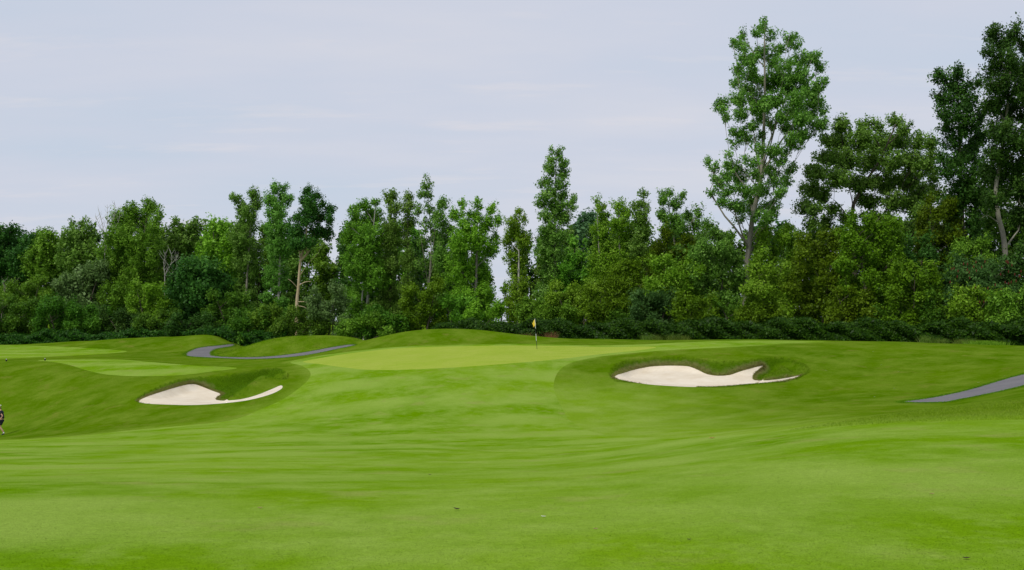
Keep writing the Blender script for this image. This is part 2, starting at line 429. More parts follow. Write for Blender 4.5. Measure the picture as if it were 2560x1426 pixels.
def turf(name, base, lush, pale, stripe_deg, stripe_w, stripe_amt, grain, patch_amt=1.0, straw=None, bow=False, bumpd=0.02):
    m, t, b = newmat(name, 0.85)
    co = coordn(t)
    big = noise(t, co, 0.11, 4, 0.55, (1.0, 0.55, 0), 0.25)
    med = noise(t, co, 0.42, 5, 0.6, (1.0, 0.7, 0), -0.3, (7, 3, 0))
    c = mixc(t, rng_(t, big, 0.38, 0.62, 0, patch_amt), base, lush)
    c = mixc(t, rng_(t, med, 0.42, 0.66, 0, 0.75 * patch_amt), c, pale)
    sml = noise(t, co, 1.7, 6, 0.68, (1.0, 0.75, 0), 0.15, (3, 11, 0))
    c = mixc(t, rng_(t, sml, 0.50, 0.70, 0, 0.42 * patch_amt), c, lush)
    c = mixc(t, rng_(t, sml, 0.50, 0.32, 0, 0.45 * patch_amt), c, pale)
    if stripe_amt:
        # mower passes: soft parallel bands, grass blades laid alternately
        mp = N(t, 'ShaderNodeMapping'); mp.inputs['Rotation'].default_value = (0, 0, R(stripe_deg)); t.links.new(co, mp.inputs['Vector'])
        w = N(t, 'ShaderNodeTexWave', wave_type='BANDS', bands_direction='X', wave_profile='SIN')
        setin(w, Scale=0.314 / stripe_w, Distortion=2.4, Detail=2.0); w.inputs['Detail Scale'].default_value = 0.3
        t.links.new(mp.outputs[0], w.inputs['Vector'])
        brk = rng_(t, noise(t, co, 0.16, 3, 0.6, (1, 0.45, 0), 0.2, (20, 5, 0)), 0.40, 0.60, 0.0, 1.0)
        s = mathn(t, 'MULTIPLY', rng_(t, w.outputs['Fac'], 0.3, 0.7), mathn(t, 'MULTIPLY', brk, stripe_amt))
        c = mixc(t, s, c, pale)
    if straw:
        st = rng_(t, noise(t, co, 0.6, 6, 0.65, (1, 0.8, 0), 0.6, (31, 9, 0)), 0.56, 0.74, 0, 0.75)
        c = mixc(t, st, c, straw)
    if bow:     # first cut of rough: shorter, nearly as pale as the fairway
        sa = N(t, 'ShaderNodeAttribute', attribute_name='semi')
        sf = mathn(t, 'MULTIPLY', rng_(t, mathn(t, 'ADD', sa.outputs['Fac'], mathn(t, 'MULTIPLY', noise(t, co, 0.5, 4, 0.6), 0.5)), 0.25, 1.25), 0.95)
        fc = mixc(t, rng_(t, med, 0.4, 0.66), (0.172, 0.292, 0.014), (0.230, 0.335, 0.050))
        c = mixc(t, sf, c, fc)
    fine = noise(t, co, grain, 4, 0.7, (1, 1, 1))
    fine2 = noise(t, co, grain * 5.5, 2, 0.7, (1, 1, 1))
    mot = mathn(t, 'ADD', mathn(t, 'MULTIPLY', rng_(t, fine, 0.25, 0.75, 0.72, 1.28), 0.5), mathn(t, 'MULTIPLY', rng_(t, fine2, 0.25, 0.75, 0.45, 1.55), 0.5))
    mm = N(t, 'ShaderNodeCombineColor')
    for k in range(3): t.links.new(mot, mm.inputs[k])
    c = mixc(t, 1.0, c, mm.outputs[0], 'MULTIPLY')
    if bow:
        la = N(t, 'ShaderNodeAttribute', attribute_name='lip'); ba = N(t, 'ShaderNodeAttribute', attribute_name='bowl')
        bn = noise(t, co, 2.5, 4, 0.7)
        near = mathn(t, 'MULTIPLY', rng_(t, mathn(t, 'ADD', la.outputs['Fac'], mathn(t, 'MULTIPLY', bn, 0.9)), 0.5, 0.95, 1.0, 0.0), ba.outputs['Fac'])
        long_shade = mathn(t, 'MULTIPLY', ba.outputs['Fac'], 0.95)  # longer bank grass, its self-shadow painted in as a darker green
        c = mixc(t, long_shade, c, (0.052, 0.115, 0.002))
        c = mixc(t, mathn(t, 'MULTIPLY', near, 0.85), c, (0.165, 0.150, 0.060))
    t.links.new(c, b.inputs['Base Color'])
    h = mathn(t, 'ADD', mathn(t, 'MULTIPLY', fine, 0.6), mathn(t, 'MULTIPLY', fine2, 0.4))
    bump(t, b, h, 0.6, bumpd)
    b.inputs['Specular IOR Level'].default_value = 0.0
    return m

M_fair = turf('fairway_turf', (0.165, 0.288, 0.009), (0.108, 0.228, 0.001), (0.238, 0.345, 0.056), 80, 8.0, 0.75, 14.0, 1.0, (0.25, 0.28, 0.07), False, 0.014)
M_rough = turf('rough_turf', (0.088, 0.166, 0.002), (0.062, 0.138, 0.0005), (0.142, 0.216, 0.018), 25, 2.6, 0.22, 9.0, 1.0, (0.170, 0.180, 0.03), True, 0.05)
M_green = turf('green_turf', (0.285, 0.375, 0.042), (0.255, 0.355, 0.034), (0.33, 0.395, 0.065), 78, 1.6, 0.35, 30.0, 0.8, None, False, 0.003)

M_sand, t, b = newmat('bunker_sand', 0.95)
co = coordn(t)
n_a = noise(t, co, 0.7, 4, 0.6); n_b = noise(t, co, 25, 4, 0.7); n_c = noise(t, co, 3.0, 3, 0.6, (1, 4, 1), 0.4)
c_ = mixc(t, rng_(t, n_a, 0.35, 0.65), (0.80, 0.715, 0.575), (0.70, 0.60, 0.45))
c_ = mixc(t, rng_(t, n_c, 0.5, 0.8, 0, 0.35), c_, (0.62, 0.52, 0.41))
rk = N(t, 'ShaderNodeTexWave', wave_type='BANDS', bands_direction='DIAGONAL'); setin(rk, Scale=3.2, Distortion=3.0, Detail=3.0)
t.links.new(co, rk.inputs['Vector'])
c_ = mixc(t, rng_(t, rk.outputs['Fac'], 0.0, 0.5, 0.12, 0.0), c_, (0.52, 0.44, 0.33))
c_ = mixc(t, rng_(t, n_b, 0.6, 0.8, 0, 0.25), c_, (0.5, 0.44, 0.36))
t.links.new(c_, b.inputs['Base Color'])
bump(t, b, mathn(t, 'ADD', mathn(t, 'ADD', n_b, n_c), rk.outputs['Fac']), 0.5, 0.04)

M_path, t, b = newmat('asphalt', 0.9)
co = coordn(t)
n_a = noise(t, co, 0.5, 4, 0.6); n_b = noise(t, co, 40, 3, 0.8)
c_ = mixc(t, rng_(t, n_a, 0.3, 0.7), (0.125, 0.12, 0.132), (0.17, 0.162, 0.168))
c_ = mixc(t, rng_(t, n_b, 0.35, 0.7, 0, 0.5), c_, (0.21, 0.20, 0.20))
t.links.new(c_, b.inputs['Base Color']); bump(t, b, n_b, 0.3, 0.01)

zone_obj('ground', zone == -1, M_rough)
zone_obj('bunker_sand', zone == 0, M_sand)
zone_obj('bunker_sand', zone == 1, M_sand)
zone_obj('path', zone == 2, M_path)
zone_obj('path', zone == 3, M_path)
zone_obj('putting_green', zone == 4, M_green)
zone_obj('fairway', zone == 5, M_fair)
zone_obj('fairway', zone == 6, M_fair)
zone_obj('fairway', zone == 7, M_fair)
# ------------------------------------------------------------- foliage and bark
def leafmat(name, dark, mid, light, transl=0.33, rough=0.42):
    m = bpy.data.materials.new(name); m.use_nodes = True
    t = m.node_tree; b = t.nodes['Principled BSDF']
    b.inputs['Roughness'].default_value = rough
    b.inputs['Specular IOR Level'].default_value = 0.1
    at = N(t, 'ShaderNodeAttribute', attribute_name='tint')
    oi = N(t, 'ShaderNodeObjectInfo')
    co = coordn(t)
    nz = noise(t, co, 0.35, 2, 0.5)
    v = mathn(t, 'ADD', mathn(t, 'MULTIPLY', at.outputs['Fac'], 0.6), mathn(t, 'MULTIPLY', nz, 0.4))
    cr_ = N(t, 'ShaderNodeValToRGB')
    cr_.color_ramp.elements[0].position = 0.12; cr_.color_ramp.elements[0].color = dark + (1,)
    cr_.color_ramp.elements[1].position = 0.88; cr_.color_ramp.elements[1].color = light + (1,)
    e_ = cr_.color_ramp.elements.new(0.5); e_.color = mid + (1,)
    t.links.new(v, cr_.inputs['Fac'])
    hs = N(t, 'ShaderNodeHueSaturation')
    t.links.new(rng_(t, oi.outputs['Random'], 0, 1, 0.485, 0.512), hs.inputs['Hue'])
    t.links.new(rng_(t, oi.outputs['Random'], 0, 1, 0.85, 1.15), hs.inputs['Value'])
    t.links.new(cr_.outputs[0], hs.inputs['Color'])
    t.links.new(hs.outputs[0], b.inputs['Base Color'])
    tr = N(t, 'ShaderNodeBsdfTranslucent'); t.links.new(hs.outputs[0], tr.inputs['Color'])
    ms = N(t, 'ShaderNodeMixShader'); ms.inputs[0].default_value = transl
    out = [n for n in t.nodes if n.type == 'OUTPUT_MATERIAL'][0]
    t.links.new(b.outputs[0], ms.inputs[1]); t.links.new(tr.outputs[0], ms.inputs[2]); t.links.new(ms.outputs[0], out.inputs['Surface'])
    return m
LM = {
 'poplar': leafmat('poplar_leaves', (0.066, 0.166, 0.022), (0.137, 0.302, 0.031), (0.329, 0.543, 0.125)),
 'green':  leafmat('green_leaves', (0.061, 0.159, 0.013), (0.134, 0.308, 0.020), (0.264, 0.503, 0.050)),
 'yellow': leafmat('yellow_green_leaves', (0.054, 0.122, 0.004), (0.118, 0.228, 0.008), (0.21, 0.36, 0.02)),
 'lime':   leafmat('lime_leaves', (0.085, 0.192, 0.009), (0.184, 0.367, 0.018), (0.337, 0.552, 0.062)),
 'olive': leafmat('olive_leaves', (0.045, 0.088, 0.003), (0.090, 0.160, 0.004), (0.16, 0.25, 0.01)),
 'dark':   leafmat('dark_leaves', (0.024, 0.074, 0.013), (0.048, 0.140, 0.018), (0.109, 0.254, 0.035)),
 'blue':   leafmat('haze_blue_leaves', (0.055, 0.125, 0.045), (0.095, 0.190, 0.070), (0.150, 0.260, 0.11)),  # distance haze of the far tree painted into its leaf colour
 'silver': leafmat('silver_leaves', (0.085, 0.185, 0.045), (0.150, 0.290, 0.075), (0.28, 0.45, 0.18)),
 'bush':   leafmat('bush_leaves', (0.034, 0.102, 0.009), (0.076, 0.191, 0.013), (0.170, 0.332, 0.028)),
 'sumac':  leafmat('sumac_leaves', (0.033, 0.104, 0.021), (0.069, 0.188, 0.038), (0.143, 0.308, 0.075)),
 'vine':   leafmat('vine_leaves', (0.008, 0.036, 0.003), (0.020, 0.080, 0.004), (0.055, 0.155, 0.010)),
 'straw':  leafmat('pale_weed', (0.07, 0.15, 0.01), (0.15, 0.26, 0.03), (0.34, 0.43, 0.12)),
 'red':    leafmat('reddish_weed', (0.200, 0.092, 0.033), (0.399, 0.200, 0.083), (0.600, 0.399, 0.200)),
}
def barkmat(name, a, b_, sc=1.0):
    m, t, b = newmat(name, 0.9)
    co = coordn(t)
    n1_ = noise(t, co, 3.0 * sc, 4, 0.65, (1, 1, 0.35)); n2_ = noise(t, co, 18 * sc, 3, 0.7, (1, 1, 0.2))
    c1_ = mixc(t, rng_(t, n1_, 0.35, 0.65), a, b_)
    c1_ = mixc(t, rng_(t, n2_, 0.5, 0.75, 0, 0.6), c1_, tuple(x * 0.45 for x in a))
    t.links.new(c1_, b.inputs['Base Color']); bump(t, b, n2_, 0.6, 0.03)
    return m
BM = {'grey': barkmat('grey_bark', (0.20, 0.185, 0.145), (0.31, 0.29, 0.23)),
      'tan': barkmat('tan_bark', (0.40, 0.31, 0.18), (0.56, 0.46, 0.30)),
      'dark': barkmat('dark_bark', (0.07, 0.06, 0.04), (0.11, 0.095, 0.07)),
      'pale': barkmat('pale_bark', (0.34, 0.32, 0.28), (0.50, 0.48, 0.43))}

class Tubes:
    def __init__(self): self.v = []; self.f = []; self.n = 0
    def add(self, P, r, k=6):
        P = np.asarray(P, float); r = np.asarray(r, float)
        T = np.gradient(P, axis=0); T /= np.linalg.norm(T, axis=1)[:, None] + 1e-9
        up = np.array([0.13, 1, 0.07]); 
        a = np.cross(T, up); a /= np.linalg.norm(a, axis=1)[:, None] + 1e-9
        b_ = np.cross(T, a)
        an = np.arange(k) * 2 * np.pi / k
        ring = P[:, None, :] + r[:, None, None] * (np.cos(an)[None, :, None] * a[:, None, :] + np.sin(an)[None, :, None] * b_[:, None, :])
        self.v.append(ring.reshape(-1, 3))
        m = len(P); i = np.arange(m - 1)[:, None] * k; j = np.arange(k)[None, :]; j2 = (j + 1) % k
        q = np.stack([i + j, i + j2, i + k + j2, i + k + j], -1).reshape(-1, 4) + self.n
        self.f.append(q); self.n += m * k
    def mesh(self, name):
        return mesh_np(name, np.vstack(self.v), np.vstack(self.f), True)

def bez(a, b_, c_, n=7):
    t = np.linspace(0, 1, n)[:, None]
    return (1 - t) ** 2 * a + 2 * t * (1 - t) * b_ + t * t * c_

def leaf_mesh(name, C, N_, size, rng, tint=None, slender=0.62):
    """one four-cornered pointed leaf per centre"""
    n = len(C)
    N_ = N_ / (np.linalg.norm(N_, axis=1)[:, None] + 1e-9)
    rv = rng.normal(size=(n, 3)); a = np.cross(N_, rv); a /= np.linalg.norm(a, axis=1)[:, None] + 1e-9
    b_ = np.cross(N_, a)
    s = (size * np.clip(rng.lognormal(-0.08, 0.33, n), 0.45, 1.9))[:, None]
    v = np.empty((n, 4, 3), np.float32)
    v[:, 0] = C - a * s; v[:, 1] = C - b_ * s * slender - a * s * 0.15; v[:, 2] = C + a * s; v[:, 3] = C + b_ * s * slender - a * s * 0.15
    me = mesh_np(name, v.reshape(-1, 3), np.arange(4 * n).reshape(n, 4))
    at = me.attributes.new('tint', 'FLOAT', 'FACE')
    if tint is None: tint = rng.uniform(0, 1, n)
    at.data.foreach_set('value', np.clip(tint, 0, 1).astype(np.float32))
    return me

def foliage(lobes, rng, leaf=0.17, cover=1.0, puff=0.55, sparse=0.0, spray=0.35):
    """lobes: array (n,6) centre + radii (m). leafy sprays: many small puffs of uneven size, some drawn out along a twig"""
    LC, LN, LT = [], [], []
    for x, y, z, rx, ry, rz in np.asarray(lobes):
        c0 = np.array([x, y, z]); r3 = np.array([rx, ry, rz])
        npf = max(5, int(cover * 8.6 * (rx * ry * rz) ** (2 / 3.) / puff ** 2))
        d = rng.normal(size=(npf, 3)); d /= np.linalg.norm(d, axis=1)[:, None]
        rr = rng.uniform(0.1, 1.0, npf) ** 0.55 * np.where(rng.rand(npf) < 0.22, rng.uniform(1.0, 1.38, npf), 1.0)
        pc = c0 + d * rr[:, None] * r3
        pr = puff * np.clip(rng.lognormal(-0.42, 0.38, npf), 0.28, 1.15) * np.where(rr > 1.0, 0.7, 1.0)
        nl = np.maximum(5, (rng.uniform(0.5, 1.35, npf) * 4.4 * pr ** 2 / (leaf ** 2)).astype(int))
        if sparse: nl = np.maximum(4, (nl * (1 - sparse)).astype(int))
        idx = np.repeat(np.arange(npf), nl); n = len(idx)
        q = rng.normal(size=(n, 3)); q /= np.linalg.norm(q, axis=1)[:, None]
        ro = np.where(rng.rand(n) < 0.2, rng.uniform(0.9, 1.25, n), rng.uniform(0, 1, n) ** 0.5)
        # the spray direction: outwards and up
        ax = d * 0.7 + np.array([0, 0, spray * 2.0]); ax /= np.linalg.norm(ax, axis=1)[:, None]
        st = rng.uniform(0.2, 0.9, npf)
        off = q * ro[:, None] * pr[idx][:, None]
        off += ax[idx] * (np.einsum('ij,ij->i', off, ax[idx]) * st[idx])[:, None]
        LC.append(pc[idx] + off)
        LN.append(q * 0.45 + d[idx] * 0.3 + np.array([0, 0, 0.45]) + rng.normal(size=(n, 3)) * 0.7)
        LT.append(np.clip(0.48 + rng.normal(0, 0.17, npf), 0, 1)[idx] + rng.normal(0, 0.14, n) + (rng.rand(n) < 0.02) * 0.4)  # last term pales a few leaves: glints painted into the tint
    return np.vstack(LC), np.vstack(LN), np.concatenate(LT)

def ground_at(x, y): return float(ground_z(np.array([x]), np.array([y]))[0])

def make_tree(name, label, cat, group, lobes_px, Y, base_px=None, trunk_px=None, mat='green', bark='dark', r0=0.22, leaf=0.17,
              cover=1.0, puff=0.55, sparse=0.0, seed=0, depthr=1.15, k_limb=0.55, twigs=True, bare=None, spread=1.0):
    rng = np.random.RandomState(seed + 17)
    L = []
    cxm = np.mean([l[0] for l in lobes_px])
    top = min(l[1] - l[3] for l in lobes_px); bot = max(l[1] + l[3] for l in lobes_px)
    wid = (max(l[0] + l[2] for l in lobes_px) - min(l[0] - l[2] for l in lobes_px)) / F * Y
    for (px, py, rx, ry) in lobes_px:
        u = rng.uniform(-1, 1) * 0.30 * wid * spread * (1 if (py - top) > 0.12 * (bot - top) else 0.35)
        yy = Y + u
        c0 = P3(px, py, yy); s = Y / F
        L.append([c0[0], c0[1], c0[2], rx * s, rx * s * depthr, ry * s])
    L = np.array(L)
    if base_px is None: base_px = cxm
    bx = px2x(base_px, Y); bz = ground_at(bx, Y)
    base = np.array([bx, Y, bz])
    # trunk
    if trunk_px:
        tp = [base] + [P3(a, b_, Y) for a, b_ in trunk_px]
        tp = [p for i, p in enumerate(tp) if i == 0 or p[2] > bz + 0.3]
        TP = catmull(tp, 5)
    else:
        tt = L[np.argmax(L[:, 2] + L[:, 5])]
        end = np.array([tt[0], tt[1], tt[2]])
        mid = (base + end) / 2 + np.array([rng.normal(0, .25), rng.normal(0, .3), 0]) * 1.0
        mid[0] = base[0] * 0.6 + end[0] * 0.4
        TP = bez(base, mid, end, 14)
    H = TP[-1, 2] - TP[0, 2]
    tr = Tubes()
    hh = (TP[:, 2] - TP[0, 2]) / max(H, .1)
    rad = r0 * (1 - 0.86 * np.clip(hh, 0, 1)) ; rad[0] *= 1.35
    tr.add(TP, np.maximum(rad, 0.02), 8)
    lo = TP[0, 2] + 0.12 * H
    nodes = [list(p) + [r_] for p, r_ in zip(TP, rad) if p[2] > lo]
    for bb in (bare or []):      # limbs that show bare
        q = np.array([P3(a, b_, Y - 0.4 * (k_ > 0)) for k_, (a, b_) in enumerate(bb[:-1])])
        q = catmull(q, 4) if len(q) > 2 else bez(q[0], (q[0] + q[1]) / 2 + rng.normal(0, .08, 3), q[1], 5)
        rq = np.linspace(bb[-1], bb[-1] * 0.35, len(q))
        tr.add(q, rq, 6)
        nodes += [list(p) + [r_] for p, r_ in zip(q, rq)]
    # every leafy lobe hangs on the nearest wood below it
    td = np.array([np.linalg.norm(TP[:, :2] - l[:2], axis=1).min() for l in L])
    for li in np.argsort(td):
        x, y, z, rx, ry, rz = L[li]
        c_ = np.array([x, y, z]); nd = np.array(nodes)
        dv = c_ - nd[:, :3]; dist = np.linalg.norm(dv, axis=1); dxy = np.linalg.norm(dv[:, :2], axis=1)
        pen = dist + 6.0 * np.maximum(0, 0.9 * k_limb * 1.6 * dxy - dv[:, 2])
        i = int(np.argmin(pen)); a = nd[i, :3]
        if dist[i] < 0.3: continue
        m_ = a * 0.5 + c_ * 0.5; m_[2] -= 0.08 * dist[i]; m_ += rng.normal(0, 0.08, 3)
        B = bez(a, m_, c_, 6)
        B[1:-1] += rng.normal(0, 0.04, (4, 3))
        rb = min(nd[i, 3] * 0.75, 0.03 + 0.016 * dist[i]); rb = max(rb, 0.022)
        rB = np.linspace(rb, max(0.018, rb * 0.45), 6)
        tr.add(B, rB, 5)
        nodes += [list(p) + [r_] for p, r_ in zip(B[2:], rB[2:])]
        if twigs:
            for _ in range(int(rng.randint(3, 6))):
                d = rng.normal(size=3); d[2] = abs(d[2]) * 0.8 + 0.2; d /= np.linalg.norm(d)
                e_ = c_ + d * np.array([rx, ry, rz]) * 0.85
                s_ = B[rng.randint(3, 6)]
                tr.add(bez(s_, (s_ + e_) / 2 - np.array([0, 0, .1]), e_, 4), np.linspace(0.024, 0.010, 4), 4)
    root = bpy.data.objects.new(name, None); COL.objects.link(root)
    root.location = base
    tag(root, label, cat, group)
    V = [v - base for v in tr.v]; tr.v = V
    ot = link('trunk', tr.mesh('trunk'), BM[bark], root)
    C, NN, TT = foliage(L, rng, leaf, cover, puff, sparse)
    zg = ground_z(C[:, 0], C[:, 1]); k = C[:, 2] > zg + 0.03
    C, NN, TT = C[k], NN[k], TT[k]
    STAT[0] += len(C)
    oc = link('crown', leaf_mesh('crown', C - base, NN, leaf, rng, TT), LM[mat], root)
    return root
STAT = [0]

def depth_at(px):      # the wood's edge runs nearer to the right
    return float(np.interp(px, [-300, 0, 500, 1000, 1500, 2000, 2600, 3000], [176, 170, 160, 146, 134, 125, 112, 106]))

def env_lobes(seed, cx, top, bot, hw, kind='bush', n=None):
    """fills an outline (photo pixels) with lobes"""
    rng = np.random.RandomState(seed + 91)
    H = bot - top; out = []
    rows = max(3, int(round(H / (22 if kind != 'poplar' else 24))))
    for i in range(rows):
        f = (i + 0.5) / rows
        y = top + f * H
        if kind == 'bush': w = hw * math.sin(math.pi * min(1, (0.22 + 0.62 * f))) ** 0.7
        elif kind == 'round': w = hw * math.sin(math.pi * (0.12 + 0.76 * f)) ** 0.8
        elif kind == 'poplar': w = hw * (0.28 + 0.72 * math.sin(math.pi * min(1, 0.08 + 0.7 * f)))
        else: w = hw * (0.45 + 0.55 * f)
        m = max(1, int(round(w / 15)))
        for j in range(m):
            x = cx + (0 if m == 1 else (2 * j / (m - 1) - 1)) * w * 0.82 + rng.normal(0, 4)
            r = rng.uniform(11, 21) * (0.75 if i == 0 else 1)
            out.append((x, y + rng.normal(0, 5), r, r * rng.uniform(0.65, 0.95)))
    return out
# ------------------------------------------------------------- the wood: traced trees
G_POP = 'tall poplars rising above the wood'
G_MID = 'leafy trees along the wood edge'
G_BUSH = 'bushes along the foot of the wood'
G_BACK = 'trees deeper in the wood'
_seed = [100]
def T(name, label, lobes, dY=0.0, **kw):
    _seed[0] += 1
    cx = kw.pop('at', None) or float(np.mean([l[0] for l in lobes]))
    if kw.pop('skirt', True):
        b_ = max(l[1] for l in lobes)
        low = [l for l in lobes if l[1] > b_ - 60]
        x0 = min(l[0] - l[2] for l in low); x1 = max(l[0] + l[2] for l in low)
        if b_ < 770:
            lobes = lobes + env_lobes(_seed[0] + 500, (x0 + x1) / 2, b_ + 5, 800, max(30, (x1 - x0) / 2 * 0.95), 'skirt')
    cat = kw.pop('cat', 'tree'); grp = kw.pop('group', G_MID)
    return make_tree(name, label, cat, grp, lobes, depth_at(cx) + dY, seed=_seed[0], **kw)
POP = dict(mat='poplar', puff=0.42, leaf=0.095, group=G_POP, cover=0.98)

# --- giant poplar on the right
T('poplar_tree', 'giant poplar with open airy crown and long bare grey trunk, highest tree of all',
  [(1913,52,8,11),(1906,70,14,12),(1893,84,16,13),(1923,88,13,12),(1856,92,12,12),(1836,108,10,14),(1860,114,17,16),(1974,92,14,14),(1985,108,21,18),(1950,122,20,16),(2035,142,18,16),(2048,165,12,14),(2005,150,28,22),(1865,147,18,18),(1844,172,14,18),(1905,132,20,17),(1932,152,24,19),(1878,187,24,19),(1902,203,22,20),(1950,190,32,25),(2002,195,32,25),(2046,215,20,16),(1842,207,16,15),(1808,266,19,20),(1815,292,12,8),(1850,246,22,18),(1890,242,24,20),(1942,247,26,20),(1992,246,32,22),(2036,257,26,20),(2060,277,14,16),(1852,286,22,15),(1907,292,20,16),(1962,292,22,16),(2003,300,28,17),(2046,310,26,14),(2012,336,26,12),(1850,331,20,12),(1838,357,18,11),(1902,342,14,14),(1986,362,22,12),(1770,402,10,9),(1787,420,14,11),(1825,412,20,13),(1775,482,15,10),(1800,457,18,12),(1845,447,22,14),(1880,404,20,15),(1906,422,20,16),(1950,402,15,13),(1976,422,16,15),(1862,482,22,12),(1902,472,26,17),(1940,452,18,15),(1966,452,11,14),(1832,512,18,11),(1882,520,30,16),(1930,508,22,15),(1905,545,26,16),(1880,150,18,16),(1960,160,24,18),(1925,215,24,18),(1870,225,22,16),(1975,222,28,18),(2020,230,24,18),(1920,265,24,18),(1880,270,20,14),(1985,275,26,16),(2025,285,24,15),(1930,310,20,14),(1975,320,24,14),(1880,315,20,14),(1990,340,26,12),(1900,375,20,14),(1870,345,18,12),(1940,375,20,14),(1960,380,18,12),(1850,425,20,14),(1890,440,20,14),(1930,430,20,14),(1820,440,18,12),(1810,480,18,12),(1880,500,22,12),(1955,480,16,14),(1850,520,20,14),(1935,530,20,14),(1790,446,12,9),(1838,472,16,11),(1852,548,16,11),(1806,508,14,10),(1822,385,10,8),(1830,330,10,9)],
  trunk_px=[(1866,690),(1873,610),(1884,530),(1897,478),(1903,430),(1908,360),(1911,280),(1912,200),(1911,120),(1913,60)], base_px=1858, at=1900, mat='poplar',
  bark='grey', r0=0.36, leaf=0.098, puff=0.43, cover=0.84, skirt=False, k_limb=0.85, group=G_POP,
  bare=[[(1900,450),(1925,400),(1955,350),(1990,305),0.13],[(1902,440),(1915,380),(1945,300),(1965,240),0.12],[(1930,395),(1975,355),(2010,335),0.09],[(1900,440),(1890,380),(1885,330),0.1],[(1905,430),(1935,330),(1950,230),0.08],[(1893,470),(1870,440),(1845,405),0.05],[(1880,540),(1920,515),0.05]])

# --- right edge group
T('poplar_tree', 'dense dark poplar tower cut by the right edge of the photo',
  [(2482,90,15,15),(2483,72,9,9),(2535,82,19,17),(2505,108,24,18),(2560,108,30,24),(2477,130,18,15),(2520,150,34,24),(2482,175,22,19),(2550,180,40,25),(2500,215,35,25),(2560,230,40,28),(2485,260,28,22),(2530,280,40,28),(2582,290,35,28),(2500,330,35,28),(2560,350,45,30),(2490,380,35,25),(2540,410,45,30),(2595,400,35,30),(2485,440,35,28),(2540,470,45,28),(2595,480,35,30),(2560,540,40,28),(2610,200,40,40),(2640,300,50,50),(2640,420,50,50),(2600,560,40,30),(2475,500,25,20)],
  trunk_px=[(2512,620),(2496,540),(2490,470),(2505,380),(2520,250),(2530,120)], base_px=2522, mat='dark', bark='grey', r0=0.34, leaf=0.105, cover=1.15, skirt=False, puff=0.6, group=G_POP, at=2540,
  bare=[[(2500,560),(2470,540),(2455,545),0.05],[(2560,470),(2548,500),(2560,520),0.06]])
T('poplar_tree', 'dark poplar with a stepped left outline beside the right edge tower',
  [(2350,195,17,15),(2344,184,9,7),(2395,185,18,17),(2393,172,9,7),(2375,210,22,20),(2410,220,25,20),(2440,213,17,16),(2346,235,15,13),(2375,250,25,20),(2420,255,28,22),(2361,285,19,17),(2400,290,30,22),(2445,290,22,25),(2366,320,21,15),(2410,325,30,22),(2450,340,25,25),(2376,355,24,17),(2420,370,35,25),(2402,402,40,24),(2352,398,12,14),(2370,432,28,20),(2440,430,35,28),(2400,470,40,25),(2440,490,40,28),(2380,510,30,22)],
  dY=3, mat='dark', bark='dark', r0=0.3, leaf=0.105, puff=0.52, group=G_POP, base_px=2420)
T('poplar_tree', 'broad poplar with a flat wide top between the giant poplar and the right edge',
  [(2107,316,22,15),(2103,303,10,7),(2165,312,20,15),(2197,316,12,15),(2240,303,19,17),(2262,322,15,19),(2072,350,20,17),(2100,352,30,22),(2150,350,33,26),(2200,358,33,26),(2245,353,28,24),(2295,358,18,18),(2325,358,13,15),(2301,340,8,6),(2330,388,17,19),(2062,395,27,22),(2110,400,36,25),(2170,405,38,28),(2230,405,36,28),(2280,400,27,24),(2310,420,24,21),(2042,433,31,22),(2092,446,36,22),(2150,458,38,23),(2215,458,38,26),(2270,450,33,26),(2302,480,27,22),(2022,470,26,21),(2057,488,30,19),(2172,503,36,17),(2235,503,33,20),(2012,518,26,17),(2180,545,30,16),(2270,510,30,22),(2310,530,26,22),(2040,525,20,14),(2080,525,20,13),(2115,545,18,12),(2065,560,20,14),(2105,590,22,16),(2150,590,26,18),(2190,575,26,18),(2240,575,28,20),(2290,575,28,20),(2330,545,24,20),(2335,590,24,20),(2030,560,22,16),(2045,600,26,18),(2335,440,18,20),(2340,480,20,20)],
  dY=10, mat='poplar', bark='dark', r0=0.4, cover=1.3, leaf=0.115, puff=0.55, group=G_POP, skirt=False, base_px=2150, trunk_px=[(2130,560),(2150,480),(2200,400),(2240,310)], spread=0.8,
  bare=[[(2130,580),(2110,530),(2085,500),0.1],[(2135,570),(2130,500),(2110,430),0.08]])

# --- centre
T('poplar_tree', 'tall spire shaped poplar with twin tips standing behind the flag',
  [(1380,378,9,10),(1400,379,10,11),(1379,397,12,13),(1406,405,13,17),(1374,425,18,16),(1406,430,13,18),(1365,455,20,14),(1402,460,16,16),(1370,485,22,14),(1405,490,20,14),(1390,515,26,16),(1354,505,14,14),(1426,508,10,10),(1435,498,6,10),(1430,520,9,8),(1366,540,22,17),(1406,545,25,19),(1380,580,36,26),(1376,628,42,34),(1390,680,42,38),(1370,735,36,30)],
  trunk_px=[(1387,600),(1388,500),(1390,420),(1392,375)], bark='grey', r0=0.24, **POP)
T('poplar_tree', 'slender poplar rising left of the spire, beside the sky gap',
  [(1298,528,12,11),(1285,555,18,16),(1312,545,7,13),(1290,580,22,22),(1273,600,13,20),(1306,602,22,26),(1290,650,31,38),(1300,715,33,40),(1285,770,34,34),(1320,780,30,30)], bark='pale', r0=0.2, **{**POP, 'mat': 'lime'}, bare=[[(1318,755),(1320,735),0.09]])
T('poplar_tree', 'twin topped poplar on the left side of the sky gap',
  [(1155,512,13,17),(1142,540,18,20),(1195,512,11,18),(1185,545,18,20),(1228,522,11,18),(1246,552,12,13),(1215,560,22,22),(1165,570,23,26),(1190,600,31,30),(1236,600,17,20),(1226,628,22,15),(1147,610,27,35),(1150,675,36,50),(1193,680,34,44),(1212,735,25,34),(1160,750,38,35)], bark='grey', r0=0.26, **{**POP, 'mat': 'lime'})
